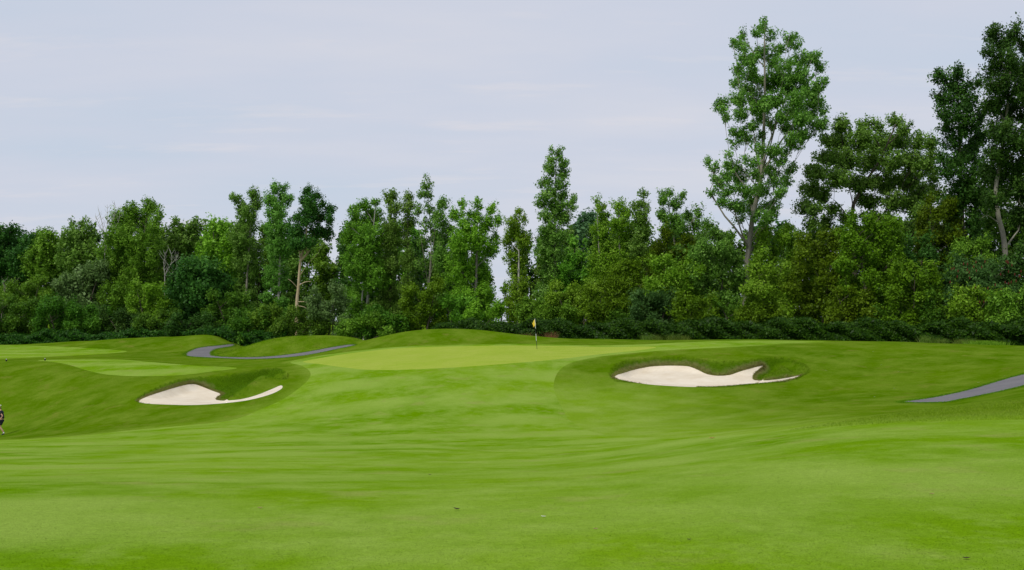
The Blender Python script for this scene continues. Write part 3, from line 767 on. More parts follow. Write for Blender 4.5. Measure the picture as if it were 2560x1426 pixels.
T('poplar_tree', 'narrow leafy poplar squeezed between the sparse leaning tree and the twin topped poplar',
  [(1105,513,16,14),(1095,545,16,27),(1112,590,22,36),(1108,650,26,38),(1115,720,26,40)], bark='grey', r0=0.16, **POP)
T('birch_tree', 'thin sparse tree leaning left with reddish wispy top and visible grey stems',
  [(1066,446,5,8),(1060,465,12,10),(1075,462,7,12),(1055,485,16,11),(1073,490,12,14),(1070,520,13,15),(1045,530,11,15),(1087,540,11,17),(1062,560,16,24),(1085,585,12,22),(1060,610,18,22),(1078,650,16,22),(1050,660,14,16)],
  trunk_px=[(1071,760),(1073,700),(1078,620),(1074,540),(1066,450)], bark='grey', r0=0.12, mat='poplar', leaf=0.095, cover=0.8, puff=0.40, sparse=0.3, skirt=False, group=G_POP, at=1070, base_px=1069,
  bare=[[(1073,700),(1090,640),(1108,590),0.04],[(1071,720),(1060,640),(1045,560),0.04],[(1075,690),(1085,600),(1090,520),0.035],[(1075,730),(1100,690),(1118,650),0.035]])
T('poplar_tree', 'narrow column poplar just left of the sparse leaning tree',
  [(1020,492,11,11),(1015,515,13,18),(1029,512,7,17),(1020,550,16,23),(1016,598,15,28),(1022,650,18,34),(1020,720,22,40)], bark='dark', r0=0.15, **POP)
T('poplar_tree', 'poplar with a rounded tuft top, second left of the sparse leaning tree',
  [(978,487,15,12),(973,505,11,11),(985,520,16,22),(980,560,22,27),(976,600,31,36),(980,660,32,38),(970,730,34,40)], bark='dark', r0=0.2, **POP)
T('poplar_tree', 'wide bushy poplar with light left shoulder at the right of the sky dip',
  [(910,513,16,13),(885,530,18,18),(940,503,12,12),(876,566,14,9),(935,540,26,26),(900,560,27,27),(880,590,30,26),(930,600,44,44),(898,655,44,52),(940,690,40,50),(885,740,30,30)], bark='pale', r0=0.24, dY=-1, **{**POP, 'mat': 'green'},
  bare=[[(903,788),(905,750),(908,712),0.16],[(903,770),(925,765),(940,770),0.05]])
T('poplar_tree', 'dark crowned poplar with a forked tan bare trunk',
  [(767,474,11,12),(765,500,16,16),(790,490,12,12),(775,520,24,18),(805,510,9,11),(826,525,10,12),(822,550,12,12),(760,545,26,19),(795,545,22,19),(790,580,27,16),(744,580,22,20),(760,608,27,14),(820,588,16,16),(740,610,16,12)],
  trunk_px=[(742,765),(746,720),(748,690),(752,650),(762,610),(768,560),(770,510),(768,470)], bark='tan', r0=0.27, mat='dark', leaf=0.1, puff=0.45, cover=1.15, skirt=False, group=G_POP, at=760, base_px=741, dY=-3,
  bare=[[(752,652),(770,632),(778,612),0.17],[(752,650),(748,625),(745,610),0.13],[(768,635),(765,610),0.09],[(745,716),(762,706),(778,704),0.08],[(743,755),(762,755),(777,761),0.06],[(744,765),(760,768),(772,776),0.05],[(745,722),(730,705),(720,698),0.05],[(750,690),(770,660),(790,640),0.05]])
T('poplar_tree', 'poplar with a rounded oval top, directly left of the tan trunk tree',
  [(690,473,14,14),(708,468,9,11),(680,505,16,18),(711,500,18,20),(726,492,7,11),(672,490,9,10),(695,535,27,25),(690,575,31,31),(700,620,36,44),(690,690,34,44)], bark='pale', r0=0.22, **POP,
  bare=[[(684,705),(686,690),0.12]])
T('poplar_tree', 'windswept poplar with pointing left sprays, leftmost of the three poplars above the left bunker',
  [(590,497,13,12),(580,492,6,6),(603,518,18,18),(632,484,12,14),(640,505,14,20),(622,530,24,21),(614,560,30,30),(602,592,34,34),(622,650,40,54),(610,730,36,40)], bark='grey', r0=0.22, **POP)

# --- right of the spire
T('tree', 'distant hazy blue green tree seen between the spire and the lime trees',
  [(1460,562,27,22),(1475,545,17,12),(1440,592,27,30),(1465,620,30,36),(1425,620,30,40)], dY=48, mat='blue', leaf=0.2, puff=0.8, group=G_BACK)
T('poplar_tree', 'lime green poplar with a thin leaning tip, first right of the hazy tree',
  [(1492,503,7,11),(1500,523,12,13),(1511,515,7,9),(1510,545,16,17),(1500,578,27,26),(1518,618,34,34),(1500,660,36,36)], bark='grey', r0=0.18, **{**POP, 'mat': 'lime'})
T('poplar_tree', 'lime green poplar with a full rounded top, second right of the hazy tree',
  [(1545,513,13,11),(1560,530,18,18),(1550,560,25,27),(1570,592,28,36),(1555,640,36,36)], bark='grey', r0=0.2, **{**POP, 'mat': 'lime'})
T('poplar_tree', 'poplar with a narrow spiked top, third right of the hazy tree',
  [(1608,484,8,11),(1605,505,11,12),(1616,520,12,14),(1586,513,10,14),(1600,545,22,22),(1610,580,23,23),(1600,622,28,34),(1620,660,30,30)], bark='grey', r0=0.2, **POP)
T('poplar_tree', 'grey green poplar with a broad tuft and airy right shoulder, left of the giant poplar',
  [(1666,485,15,11),(1657,500,15,9),(1706,488,9,12),(1690,513,17,15),(1661,538,19,14),(1680,548,26,15),(1720,540,12,17),(1746,533,9,12),(1736,560,18,15),(1700,570,26,20),(1770,560,14,14),(1790,585,20,20)], bark='grey', r0=0.2, **POP)

# --- left section
T('tree', 'broad green tree with raised airy right crown, highest of the far left trees',
  [(330,525,22,18),(370,518,22,20),(396,540,10,20),(296,552,27,25),(345,560,36,32),(385,565,20,22),(300,600,44,42),(360,620,44,50),(285,668,62,56),(352,700,54,54),(300,735,50,40)], mat='green', leaf=0.115, puff=0.55, r0=0.3, group=G_POP)
T('tree', 'rounded green tree at the far left edge of the photo',
  [(8,580,24,16),(34,575,14,11),(10,640,54,50),(36,600,38,34),(75,607,20,24),(60,655,40,44),(-40,620,50,50)], mat='dark', group=G_BACK, dY=8, puff=0.65)
T('tree', 'low topped green tree, second from the left edge along the skyline',
  [(108,585,20,12),(118,603,28,24),(100,655,44,52),(140,650,36,44),(150,600,10,10)], mat='green', group=G_BACK, dY=8, puff=0.6)
T('poplar_tree', 'light poplar with wispy upright twigs left of the dead twigs',
  [(205,562,16,12),(182,557,5,12),(182,592,26,28),(230,577,15,24),(205,600,30,30),(190,658,50,50),(230,640,30,40)], mat='poplar', group=G_POP, dY=4, puff=0.52, cover=0.85)
T('silver_poplar', 'silvery leaved tree below the broad tree of the far left group',
  [(215,705,40,44),(250,680,30,34),(168,722,34,42),(205,755,46,34)], mat='silver', dY=-4, puff=0.5)
T('tree', 'thin topped tree behind the dead grey branches',
  [(445,568,20,24),(430,606,26,34),(485,568,22,24),(512,565,8,20),(470,610,40,40),(450,660,50,44),(410,640,24,30)], mat='poplar', dY=6, puff=0.5, group=G_BACK)
T('tree', 'yellow green tree left of the three poplars above the left bunker',
  [(558,563,22,16),(545,582,26,22),(530,630,40,44),(585,625,34,50),(505,680,40,46),(560,680,44,44),(532,555,10,10)], mat='lime', dY=2, puff=0.58)
T('tree', 'very dark round topped tree behind the bend of the left cart path',
  [(500,678,55,36),(455,715,38,44),(548,712,36,42),(500,735,58,42),(460,775,46,34),(545,770,44,34),(500,800,60,30)], mat='dark', dY=-8, puff=0.6, cover=1.25)
# dead standing trees
def dead(name, label, limbs, Y, bark='pale'):
    tr = Tubes(); rng = np.random.RandomState(len(limbs) * 7 + int(Y))
    bx = px2x(limbs[0][0][0], Y); base = np.array([bx, Y, ground_at(bx, Y)])
    tr.add(bez(base, (base + P3(*limbs[0][0], Y)) / 2, P3(*limbs[0][0], Y), 6), np.linspace(0.10, 0.05, 6), 6)
    for i, l in enumerate(limbs):
        q = catmull([P3(a, b_, Y + rng.normal(0, .1)) for a, b_ in l[:-1]], 4)
        if i: q = np.vstack([P3(*limbs[0][0], Y) * 1.0, q]) if abs(l[0][0] - limbs[0][0][0]) + abs(l[0][1] - limbs[0][0][1]) > 3 else q
        tr.add(q, np.linspace(l[-1], 0.018, len(q)), 5)
        for j in range(2, len(q) - 1):
            for s_ in (-1, 1):
                if rng.rand() < 0.75:
                    Ln = rng.uniform(0.5, 1.3)
                    e_ = q[j] + np.array([s_ * rng.uniform(.2, .6), rng.normal(0, .4), rng.uniform(.5, 1.0)]) * Ln
                    tr.add(bez(q[j], (q[j] + e_) / 2 + np.array([s_ * .1, 0, -.05]), e_, 4), np.linspace(0.022, 0.010, 4), 4)
    root = bpy.data.objects.new(name, None); COL.objects.link(root); root.location = base
    tr.v = [v - base for v in tr.v]
    tag(root, label, 'tree', 'dead bare trees in the wood')
    link('trunk', tr.mesh('trunk'), BM[bark], root)
dead('dead_tree', 'dead bare tree whose thin twigs poke above the skyline left of the broad tree',
     [[(262,640), (262,600), (256,560), (245,520), 0.06], [(262,600), (268,560), (268,512), 0.05], [(270,580), (286,540), (286,506), 0.04], [(272,590), (296,555), (300,516), 0.035], [(268,600), (250,565), (238,540), 0.03]], depth_at(265) - 1)
dead('dead_tree', 'dead grey branches fanning out over green leaves, left of the dark round topped tree',
     [[(412,690), (410,660), (413,630), 0.035], [(418,680), (430,650), (425,625), 0.03], [(425,690), (443,665), (440,640), 0.025], [(420,670), (438,650), (446,640), 0.035]], depth_at(420) - 8)
dead('dead_tree', 'dead pale leaning trunk at the left edge above the dark bushes',
     [[(4,780), (8,740), (18,716), (38,706), 0.045], [(8,740), (12,715), (12,700), 0.03]], depth_at(20) - 9, 'grey')
# ------------------------------------------------------------- the wood: lower storey
def E(name, label, cx, top, bot, hw, mat, dY=0.0, kind='bush', **kw):
    if cx > 1250: dY = max(dY, -12)
    _seed[0] += 1
    kw.setdefault('group', G_BUSH); kw.setdefault('puff', 0.5); kw.setdefault('cover', 1.35); kw.setdefault('leaf', 0.105); kw.setdefault('r0', 0.12)
    cat = kw.pop('cat', 'bush')
    return make_tree(name, label, cat, kw.pop('group'), env_lobes(_seed[0], cx, top, bot, hw, kind), depth_at(cx) + dY, mat=mat, seed=_seed[0], twigs=False, **kw)
# left, foot of the wood (in front of the trees)
E('bush', 'dark rounded bush at the far left edge, below the dead pale trunk', 40, 748, 850, 72, 'bush', -14)
E('bush', 'small lit bush growing over the dark bush at the left edge', 66, 700, 790, 55, 'green', -8, cat='bush')
E('bush', 'mid green bush with a pale left side, second from the left edge', 145, 745, 850, 55, 'bush', -15)
E('bush', 'wide mid green bush below the silvery leaved tree', 225, 765, 850, 60, 'bush', -13)
E('bush', 'low dark bush below the broad green tree', 310, 770, 850, 58, 'dark', -13)
E('bush', 'bright yellow green bush with a small raised top, below the broad green tree', 368, 708, 820, 46, 'lime', -11)
E('bush', 'shaded bush left of the bend in the left cart path', 400, 775, 850, 55, 'bush', -15)
E('bush', 'dark bush right behind the bend in the left cart path', 480, 785, 850, 55, 'dark', -16)
E('bush', 'green bush with layered top, right of the dark round tree', 572, 738, 845, 60, 'bush', -12)
E('bush', 'dark bush behind the left end of the path mound', 640, 775, 850, 60, 'bush', -15)
E('bush', 'smooth low bush below the windswept poplar', 690, 765, 845, 50, 'green', -14)
E('bush', 'rounded green bush at the foot of the tan trunk tree', 752, 782, 845, 55, 'bush', -15)
E('willow_bush', 'silvery green willow bush right of the tan trunk tree', 818, 722, 845, 42, 'silver', -13, cat='bush')
E('bush', 'low spreading bush with feathery light sprays left of the big mound', 905, 800, 842, 55, 'green', -14)
E('bush', 'smooth dark spreading bush behind the big mound', 955, 782, 835, 62, 'bush', -12)
E('maple_bush', 'yellow green maple bush with a pointed top left of the sky gap', 1062, 700, 825, 52, 'yellow', -8, cat='bush', kind='round')
E('bush', 'green bush at the foot of the twin topped poplar', 1140, 745, 825, 46, 'green', -6)
E('bush', 'pale airy bush far back in the foot of the sky gap', 1246, 712, 830, 34, 'lime', 10, cover=0.8)
E('bush', 'light green bush below the sky gap', 1212, 755, 825, 40, 'lime', -5)
# right of the gap
E('sumac_bush', 'sumac bush with fan shaped leaf sprays directly behind the flag', 1365, 742, 820, 66, 'green', -9, cat='bush')
E('bush', 'feathery light bush right above the sumac behind the flag', 1430, 715, 815, 58, 'lime', -7)
E('tree', 'young yellow green tree with a domed top right of the flag', 1590, 640, 800, 78, 'yellow', -3, kind='round', cat='tree', group=G_MID)
E('tree', 'green leafy tree standing between the spire and the domed yellow green tree', 1455, 640, 790, 62, 'green', 1, kind='round', cat='tree', group=G_MID)
E('bush', 'bright sumac like bush below the domed yellow green tree', 1528, 705, 820, 50, 'yellow', -8)
E('bush', 'bluish sumac bush right of the bright sumac like bush', 1640, 722, 825, 62, 'sumac', -9)
E('bush', 'dark low bush in the shade below the domed tree', 1575, 770, 830, 55, 'bush', -9)
E('tree', 'dark olive rounded tree left of the giant poplar', 1690, 575, 800, 62, 'olive', -2, kind='round', cat='tree', group=G_MID)
E('tree', 'green tree with flat leaf layers in front of the olive tree', 1690, 640, 800, 70, 'lime', -6, kind='round', cat='tree', group=G_MID)
E('tree', 'grey green leafy tree directly left of the giant poplar trunk', 1790, 590, 820, 62, 'poplar', -3, kind='round', cat='tree', group=G_MID)
E('bush', 'olive bush at the foot of the wood left of the giant poplar trunk', 1745, 735, 835, 55, 'yellow', -10)
E('bush', 'dark bush below the giant poplar trunk', 1840, 755, 840, 55, 'bush', -9)
E('tree', 'lime green tree directly right of the giant poplar trunk', 1940, 560, 820, 52, 'lime', 1, kind='round', cat='tree', group=G_MID)
E('bush', 'bright yellow green bush right of the giant poplar trunk', 1925, 650, 835, 52, 'lime', -10)
E('bush', 'low shaded bush under the bright bush right of the giant poplar trunk', 1895, 765, 845, 45, 'yellow', -12)
E('tree', 'yellow green tree with spreading flat leaf layers between the giant and the broad poplar', 2050, 580, 845, 78, 'yellow', -8, kind='round', cat='tree', group=G_MID)
E('tree', 'large yellow green tree with an upright pointed top below the broad poplar', 2180, 530, 845, 88, 'yellow', -9, kind='round', cat='tree', group=G_MID, r0=0.2)
E('bush', 'low olive green bush with a bent stem below the large yellow green tree', 2130, 720, 850, 62, 'yellow', -13, bare=[[(2165,830),(2158,812),(2157,795),0.07]])
E('tree', 'dark bluish tree filling the gap right of the large yellow green tree', 2290, 590, 830, 52, 'dark', -4, kind='round', cat='tree', group=G_MID)
E('tree', 'dark olive tree under the right end of the broad poplar', 2345, 490, 720, 50, 'olive', 1, kind='round', cat='tree', group=G_MID)
E('bush', 'yellow green bush with ragged tips left of the red tipped sumac', 2285, 655, 850, 66, 'yellow', -12)
E('bush', 'low dark green bush at the grass edge right of the olive bush', 2235, 770, 855, 60, 'bush', -14)
E('tree', 'green tree with drooping leaf layers under the right edge tower', 2430, 600, 790, 56, 'green', -5, kind='round', cat='tree', group=G_MID)
SUM = E('sumac_bush', 'wide sumac bush with dark red seed heads near the right edge', 2455, 652, 800, 96, 'sumac', -9, cat='bush', cover=1.2)
E('bush', 'light green bush in front of the red tipped sumac', 2440, 715, 855, 62, 'lime', -12)
E('bush', 'dark bush between the ragged bush and the light bush by the sumac', 2365, 730, 855, 55, 'bush', -13)
E('bush', 'green bush at the right edge of the photo at the foot of the wood', 2545, 725, 860, 66, 'green', -12)
E('tree', 'shaded tree leaning in at the right edge behind the sumac', 2580, 620, 800, 60, 'dark', -5, kind='round', cat='tree', group=G_MID)
# red seed heads of the sumac
rng = np.random.RandomState(5)
Ys = depth_at(2455) - 10.2
for _ in range(46):
    px_, py_ = rng.uniform(2375, 2555), rng.uniform(655, 760)
    p = P3(px_, py_, Ys - 1.2 - rng.uniform(0, 1.6))
    tb = Tubes()
    tb.add([p, p + [0, 0, .08], p + [.01, 0, .17], p + [.015, 0, .24]], [.03, .055, .04, .01], 6)
    me = tb.mesh('seed_head')
    bs = SUM.location; me.transform(Matrix.Translation(-bs))
    o = link('seed_head', me, None, SUM); 
    if 'M_SEED' not in globals():
        M_SEED, t, b = newmat('sumac_seed', 0.9); b.inputs['Base Color'].default_value = (0.10, 0.022, 0.013, 1)
    me.materials.append(M_SEED)

# trees deeper in the wood, closing the view between the stems
back = [(-40,585,90),(40,590,60),(115,600,60),(190,585,60),(270,575,60),(350,560,70),(430,572,60),(500,575,60),(570,570,56),(635,560,50),(700,560,50),(765,575,50),(830,600,46),
        (890,560,48),(950,552,48),(1010,560,44),(1070,590,42),(1125,565,42),(1175,575,42),(1335,590,44),(1395,570,50),(1450,590,50),(1510,560,50),(1570,552,50),(1640,560,55),(1710,560,55),(1780,575,55),(1850,575,50),
        (1925,555,50),(2010,575,55),(2080,560,60),(2160,570,60),(2250,540,60),(2340,490,60),(2430,470,60),(2520,430,60),(2620,400,60)]
words = {0: 'plain green', 1: 'shady green', 2: 'grey green'}
near = lambda x: ('behind the far left trees' if x < 200 else 'behind the dark round topped tree' if x < 560 else 'behind the poplars above the left bunker' if x < 800 else
                  'behind the poplars left of the sky gap' if x < 1250 else 'behind the spire poplar' if x < 1650 else 'behind the giant poplar' if x < 1950 else 'behind the broad poplar' if x < 2300 else 'behind the right edge poplars')
seen_w = {}
for i, (x, tp, hw) in enumerate(back):
    mt = ['green', 'dark', 'poplar'][i % 3]
    w_ = near(x)
    E('tree', 'half hidden %s tree in the wood, %s' % (words[i % 3], w_), x, tp, 860, hw, mt, 11 + (i * 7) % 9, kind='round', cat='tree',
      group='half hidden %s trees %s' % (words[i % 3], w_), puff=0.62, leaf=0.17, cover=1.15, r0=0.2)

# vine covered hedge along the foot of the wood
def hedge(label, x0, x1, top_f, dY, n, mat='vine', seed=1):
    rng = np.random.RandomState(seed)
    C = []; NN = []
    px_ = rng.uniform(x0, x1, n)
    Yd = np.array([depth_at(a) for a in px_]) + dY
    X = (px_ - 1280) / F * Yd
    g = ground_z(X, Yd)
    topz = EYE - (np.array([top_f(a) for a in px_]) + 7 * np.sin(px_ * 0.031) + 4 * np.sin(px_ * 0.083 + 1) - HZ) / F * Yd
    h = np.maximum(topz - g, 0.4)
    # rounded section: front face, top
    a = rng.uniform(0, 1, n)
    lump = 0.3 * (np.sin(X * 1.3) * np.sin(a * 7 + X * .4) + np.sin(X * 2.9 + a * 11))
    fy = -1.2 * (1 - np.clip((a - 0.7) / 0.3, 0, 1) ** 2) + np.clip((a - 0.75) / 0.25, 0, 1) * 1.0 - lump + rng.normal(0, .12, n)
    zz = g + h * np.clip(a / 0.78, 0, 1) + rng.normal(0, .1, n)
    C = np.column_stack([X, Yd + fy, np.maximum(zz, g + .05)])
    NN = np.column_stack([rng.normal(0, .5, n), -0.8 + 1.0 * (a > .8) + rng.normal(0, .4, n), 0.6 + rng.normal(0, .4, n)])
    # woody core so that the hedge is solid
    root = bpy.data.objects.new('hedge', None); COL.objects.link(root)
    xm = (x0 + x1) / 2; Ym = depth_at(xm) + dY; base = np.array([px2x(xm, Ym), Ym, ground_at(px2x(xm, Ym), Ym)]); root.location = base
    tag(root, label, 'hedge', None)
    STAT[0] += n
    link('leaves', leaf_mesh('leaves', C - base, NN, 0.12, rng), LM[mat], root)
    xs = np.linspace(x0, x1, 90); V = []; sec = 6
    for q in xs:
        Y_ = depth_at(q) + dY; X_ = (q - 1280) / F * Y_; g_ = ground_at(X_, Y_); h_ = max(EYE - (top_f(q) + 7 * math.sin(q * 0.031) + 4 * math.sin(q * .083 + 1) - HZ) / F * Y_ - g_, .4) - 0.25
        for yy, f_ in ((-0.8, -0.1), (-0.85, .6), (-0.5, .95), (0.1, 1.0), (0.6, .8), (0.8, -0.1)):
            V.append((X_, Y_ + yy, g_ + h_ * f_))
    V = np.array(V) - base
    i = np.arange(89)[:, None] * sec; j = np.arange(sec - 1)[None]
    Fq = np.stack([i + j, i + sec + j, i + sec + j + 1, i + j + 1], -1).reshape(-1, 4)
    link('branches', mesh_np('branches', V, Fq, True), M_core, root)
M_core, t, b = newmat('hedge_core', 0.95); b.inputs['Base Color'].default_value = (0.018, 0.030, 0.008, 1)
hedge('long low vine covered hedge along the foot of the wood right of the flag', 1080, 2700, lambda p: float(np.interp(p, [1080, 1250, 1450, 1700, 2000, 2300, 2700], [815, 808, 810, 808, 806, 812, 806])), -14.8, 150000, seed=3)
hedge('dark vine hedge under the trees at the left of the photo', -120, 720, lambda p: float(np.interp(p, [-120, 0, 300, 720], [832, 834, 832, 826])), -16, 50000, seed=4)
print('leaves', STAT)
# ------------------------------------------------------------- grass blades and weeds
def blades(C, h, w, rng, lean=0.35, dirs=None):
    """one curved three-cornered blade per root"""
    n = len(C); h = h * rng.uniform(0.55, 1.25, n)
    an = rng.uniform(0, 2 * np.pi, n); s = np.column_stack([np.cos(an), np.sin(an), np.zeros(n)]) * (w / 2)
    ln = rng.normal(0, lean, (n, 2))
    if dirs is not None: ln = ln + dirs
    tip = np.column_stack([ln[:, 0] * h, ln[:, 1] * h, h])
    v = np.empty((n, 4, 3), np.float32)
    v[:, 0] = C - s; v[:, 1] = C + s; v[:, 2] = C + tip * 0.6 + s * 0.6; v[:, 3] = C + tip
    return v.reshape(-1, 3), np.arange(4 * n).reshape(n, 4)
def blade_mesh(name, C, h, w, rng, lean=0.35, dirs=None, org=None):
    v, f = blades(C if org is None else C - org, h, w, rng, lean, dirs)
    me = mesh_np(name, v, f)
    at = me.attributes.new('tint', 'FLOAT', 'FACE'); at.data.foreach_set('value', rng.uniform(0, 1, len(f)).astype(np.float32))
    return me
LM['rough'] = leafmat('long_grass', (0.080, 0.165, 0.001), (0.115, 0.240, 0.002), (0.18, 0.32, 0.012), 0.35, 0.8)
LM['short'] = leafmat('short_rough_grass', (0.13, 0.235, 0.003), (0.19, 0.32, 0.010), (0.30, 0.42, 0.05), 0.35, 0.8)
LM['lip'] = leafmat('bunker_edge_grass', (0.26, 0.21, 0.10), (0.22, 0.22, 0.05), (0.20, 0.30, 0.03), 0.2, 0.8)

rng = np.random.RandomState(77)
# long grass round the two bunkers: banks and tongues
for bi, (full, front, rear, nose, dp, lp) in enumerate(bowls):
    a_, b2 = full.min(0) - .4, full.max(0) + .4
    n = 60000
    q = np.column_stack([rng.uniform(a_[0], b2[0], n), rng.uniform(a_[1], b2[1], n)])
    ok = inside(full, q[:, 0], q[:, 1]) & ~inside(zones[bi][1], q[:, 0], q[:, 1])
    q = q[ok]; ds = dist_line(zones[bi][1], q[:, 0], q[:, 1])
    dfr = dist_line(front, q[:, 0], q[:, 1], False); drr = dist_line(rear, q[:, 0], q[:, 1], False)
    up = drr < dfr * 3 + 1.0
    up &= ~(inside(nose, q[:, 0], q[:, 1]) & (rng.rand(len(q)) < 0.6))
    q, ds = q[up], ds[up]
    C = np.column_stack([q, ground_z(q[:, 0], q[:, 1])])
    nearm = ds < 0.28
    side = ['left', 'right'][bi]
    o = link('long_grass', blade_mesh('long_grass', C[~nearm], 0.075, 0.024, rng, 0.9), LM['rough']); tag(o, 'longer shaggy grass on the banks and tongue of the %s bunker' % side, 'grass', kind='stuff')
    # ragged dry edge right above the sand
    q2 = zones[bi][1]; m_ = len(q2); k = rng.randint(0, m_, 16000); t_ = rng.rand(16000)[:, None]
    e2 = q2[k] * (1 - t_) + q2[(k + 1) % m_] * t_ + rng.normal(0, 0.09, (16000, 2))
    e2 = e2[~inside(zones[bi][1], e2[:, 0], e2[:, 1])]
    df2 = dist_line(front, e2[:, 0], e2[:, 1], False); dr2 = dist_line(rear, e2[:, 0], e2[:, 1], False)
    e2 = e2[dr2 < df2 * 1.1]
    C = np.vstack([np.column_stack([e2, ground_z(e2[:, 0], e2[:, 1])]), C[nearm]])
    o = link('dry_grass', blade_mesh('dry_grass', C, 0.075, 0.024, rng, 0.9), LM['lip']); tag(o, 'ragged brown dry grass edge above the sand of the %s bunker' % side, 'grass', kind='stuff')
# coarse rough on the near rise at the right, and on the mounds by the path
def scatter(poly_px, n, h, w, name, label, mat, ymin=3.0):
    P = cast_poly(poly_px, 3, True, ymin); a_, b2 = P.min(0), P.max(0)
    q = np.column_stack([rng.uniform(a_[0], b2[0], n), rng.uniform(a_[1], b2[1], n)])
    q = q[inside(P, q[:, 0], q[:, 1])]
    bad = np.zeros(len(q), bool)
    for kk in range(0, 5): bad |= inside(zones[kk][1], q[:, 0], q[:, 1])
    for kk in (5, 6, 7): bad |= inside(zones[kk][1], q[:, 0], q[:, 1])
    q = q[~bad]
    C = np.column_stack([q, ground_z(q[:, 0], q[:, 1]) - 0.005])
    o = link(name, blade_mesh(name, C, h, w, rng, 0.6), LM[mat]); tag(o, label, 'grass', kind='stuff')
scatter([(1960, 1078), (2150, 1048), (2300, 1026), (2450, 1008), (2560, 1000), (2750, 998), (2750, 1052), (2560, 1052), (2300, 1058), (2080, 1070)], 110000, 0.045, 0.008, 'rough_grass', 'coarse short rough on the rise in front of the right cart path', 'short')
scatter([(545, 888), (560, 868), (600, 848), (680, 841), (780, 842), (880, 846), (905, 850), (860, 862), (800, 873), (720, 886), (640, 892)], 70000, 0.10, 0.03, 'rough_grass', 'rough grass covering the mound inside the left path bend', 'rough')

# grass creeping over the path edges
for zi, side in ((2, 'left'), (3, 'right')):
    q2 = zones[zi][1]; m_ = len(q2); seg = np.hypot(*(np.roll(q2, -1, 0) - q2).T); pk = seg / seg.sum()
    k = rng.choice(m_, 26000, p=pk); t_ = rng.rand(26000)[:, None]
    e2 = q2[k] * (1 - t_) + q2[(k + 1) % m_] * t_ + rng.normal(0, 0.11, (26000, 2))
    C = np.column_stack([e2, ground_z(e2[:, 0], e2[:, 1])])
    o = link('verge_grass', blade_mesh('verge_grass', C, 0.055, 0.02, rng, 0.9), LM['rough']); tag(o, 'ragged grass creeping over the edges of the %s cart path' % side, 'grass', kind='stuff')

def weed(px, py, Y, hgt, wid, n, mat, label, grp=None, name='weed_clump', bw=0.02):
    X = px2x(px, Y); z = ground_at(X, Y)
    o_ = np.array([X, Y, z])
    q = np.column_stack([X + rng.normal(0, wid / 2.5, n), Y + rng.normal(0, wid / 2.5, n)])
    dd = (q - [X, Y]) / wid
    C = np.column_stack([q, ground_z(q[:, 0], q[:, 1])])
    o = link(name, blade_mesh(name, C, hgt, bw, rng, 0.25, dd * 0.6, o_), LM[mat]); o.location = o_
    tag(o, label, 'weed', grp)
wg = 'pale weed clumps at the foot of the hedge'
for px_, h_, lab in [(1617, .85, 'bushy pale weed clump by the hedge, leftmost of those right of the flag'), (1642, .75, 'pale weed clump right beside the leftmost clump right of the flag'),
                     (1684, .8, 'pale weed clump standing alone in the middle of the group right of the flag'), (1710, .7, 'small pale weed clump, rightmost of the group right of the flag')]:
    weed(px_, 845, depth_at(px_) - 16.6, h_ * .85, .55, 420, 'straw', lab, wg)
for px_, h_, lab in [(2316, .75, 'tall pale weed clump in front of the hedge, leftmost of the group at the right'), (2350, .55, 'pale weed clump with light tips, second of the group at the right'),
                     (2402, .5, 'low pale weed clump left of the wide light green weed bank'), (2425, .55, 'pale weed clump touching the wide light green weed bank')]:
    weed(px_, 850, depth_at(px_) - 16.6, h_ * .75, .6, 420, 'straw', lab, wg)
weed(2470, 852, depth_at(2470) - 16.9, .30, 1.6, 1800, 'lime', 'wide light green weed bank at the hedge foot near the right edge', wg, 'weed_bank', .03)
weed(1378, 832, depth_at(1378) - 16.7, 1.0, .5, 520, 'red', 'reddish tall weed clump right of the flag in front of the hedge')
weed(1322, 836, depth_at(1322) - 16.7, .9, .6, 420, 'red', 'brownish weed clump just left of the flag in front of the hedge')

# short mown blades close to the camera, coloured by the same turf
n_ = 170000
yb = 6.5 * (30 / 6.5) ** (rng.rand(n_) ** 1.35); ub = rng.uniform(-.47, .47, n_)
q = np.column_stack([ub * yb, yb]); q = q[inside(zones[5][1], q[:, 0], q[:, 1])]
C = np.column_stack([q, ground_z(q[:, 0], q[:, 1]) - 0.002])
o = link('mown_grass', blade_mesh('mown_grass', C, 0.008, 0.005, rng, 1.8), M_fair); tag(o, 'short mown grass blades of the near fairway', 'grass', kind='stuff')

# ------------------------------------------------------------- flagstick
def solid(name, col, rough=0.6, spec=0.3):
    m, t, b = newmat(name, rough); co = coordn(t)
    nn = noise(t, co, 30, 3, 0.6)
    c = mixc(t, rng_(t, nn, 0.3, 0.7), tuple(x * 0.88 for x in col), tuple(min(1, x * 1.08) for x in col))
    t.links.new(c, b.inputs['Base Color']); b.inputs['Specular IOR Level'].default_value = spec
    return m
M_white = solid('white_paint', (0.78, 0.78, 0.76)); M_black = solid('black_paint', (0.02, 0.02, 0.024)); M_yel = solid('yellow_cloth', (0.82, 0.62, 0.06), 0.8)
g = cast(1342.5, 873)
FY = g[1]; fs = bpy.data.objects.new('flagstick', None); COL.objects.link(fs); fs.location = g
tag(fs, 'black and white flagstick with a limp yellow flag standing in the green', 'flagstick')
top = np.array([px2x(1337.0, FY), FY, px2z(797, FY)]) - g
def along(t): return top * t
Ltot = 76.0
for (r1, r2, m_, nm) in ((0, 21, M_black, 'lower_band'), (21, 38, M_white, 'white_band'), (38, 51.5, M_black, 'upper_band'), (51.5, 76, M_white, 'top_pole')):
    tb = Tubes(); tb.add([along(r1 / Ltot), along((r1 + r2) / 2 / Ltot), along(r2 / Ltot)], [.017] * 3, 10)
    link(nm, tb.mesh(nm), m_, fs)
nu, nv = 14, 10; V = []
E0 = [(1337.2, 798), (1339.6, 812)]; E1 = [(1331.0, 809.5), (1334.6, 819)]
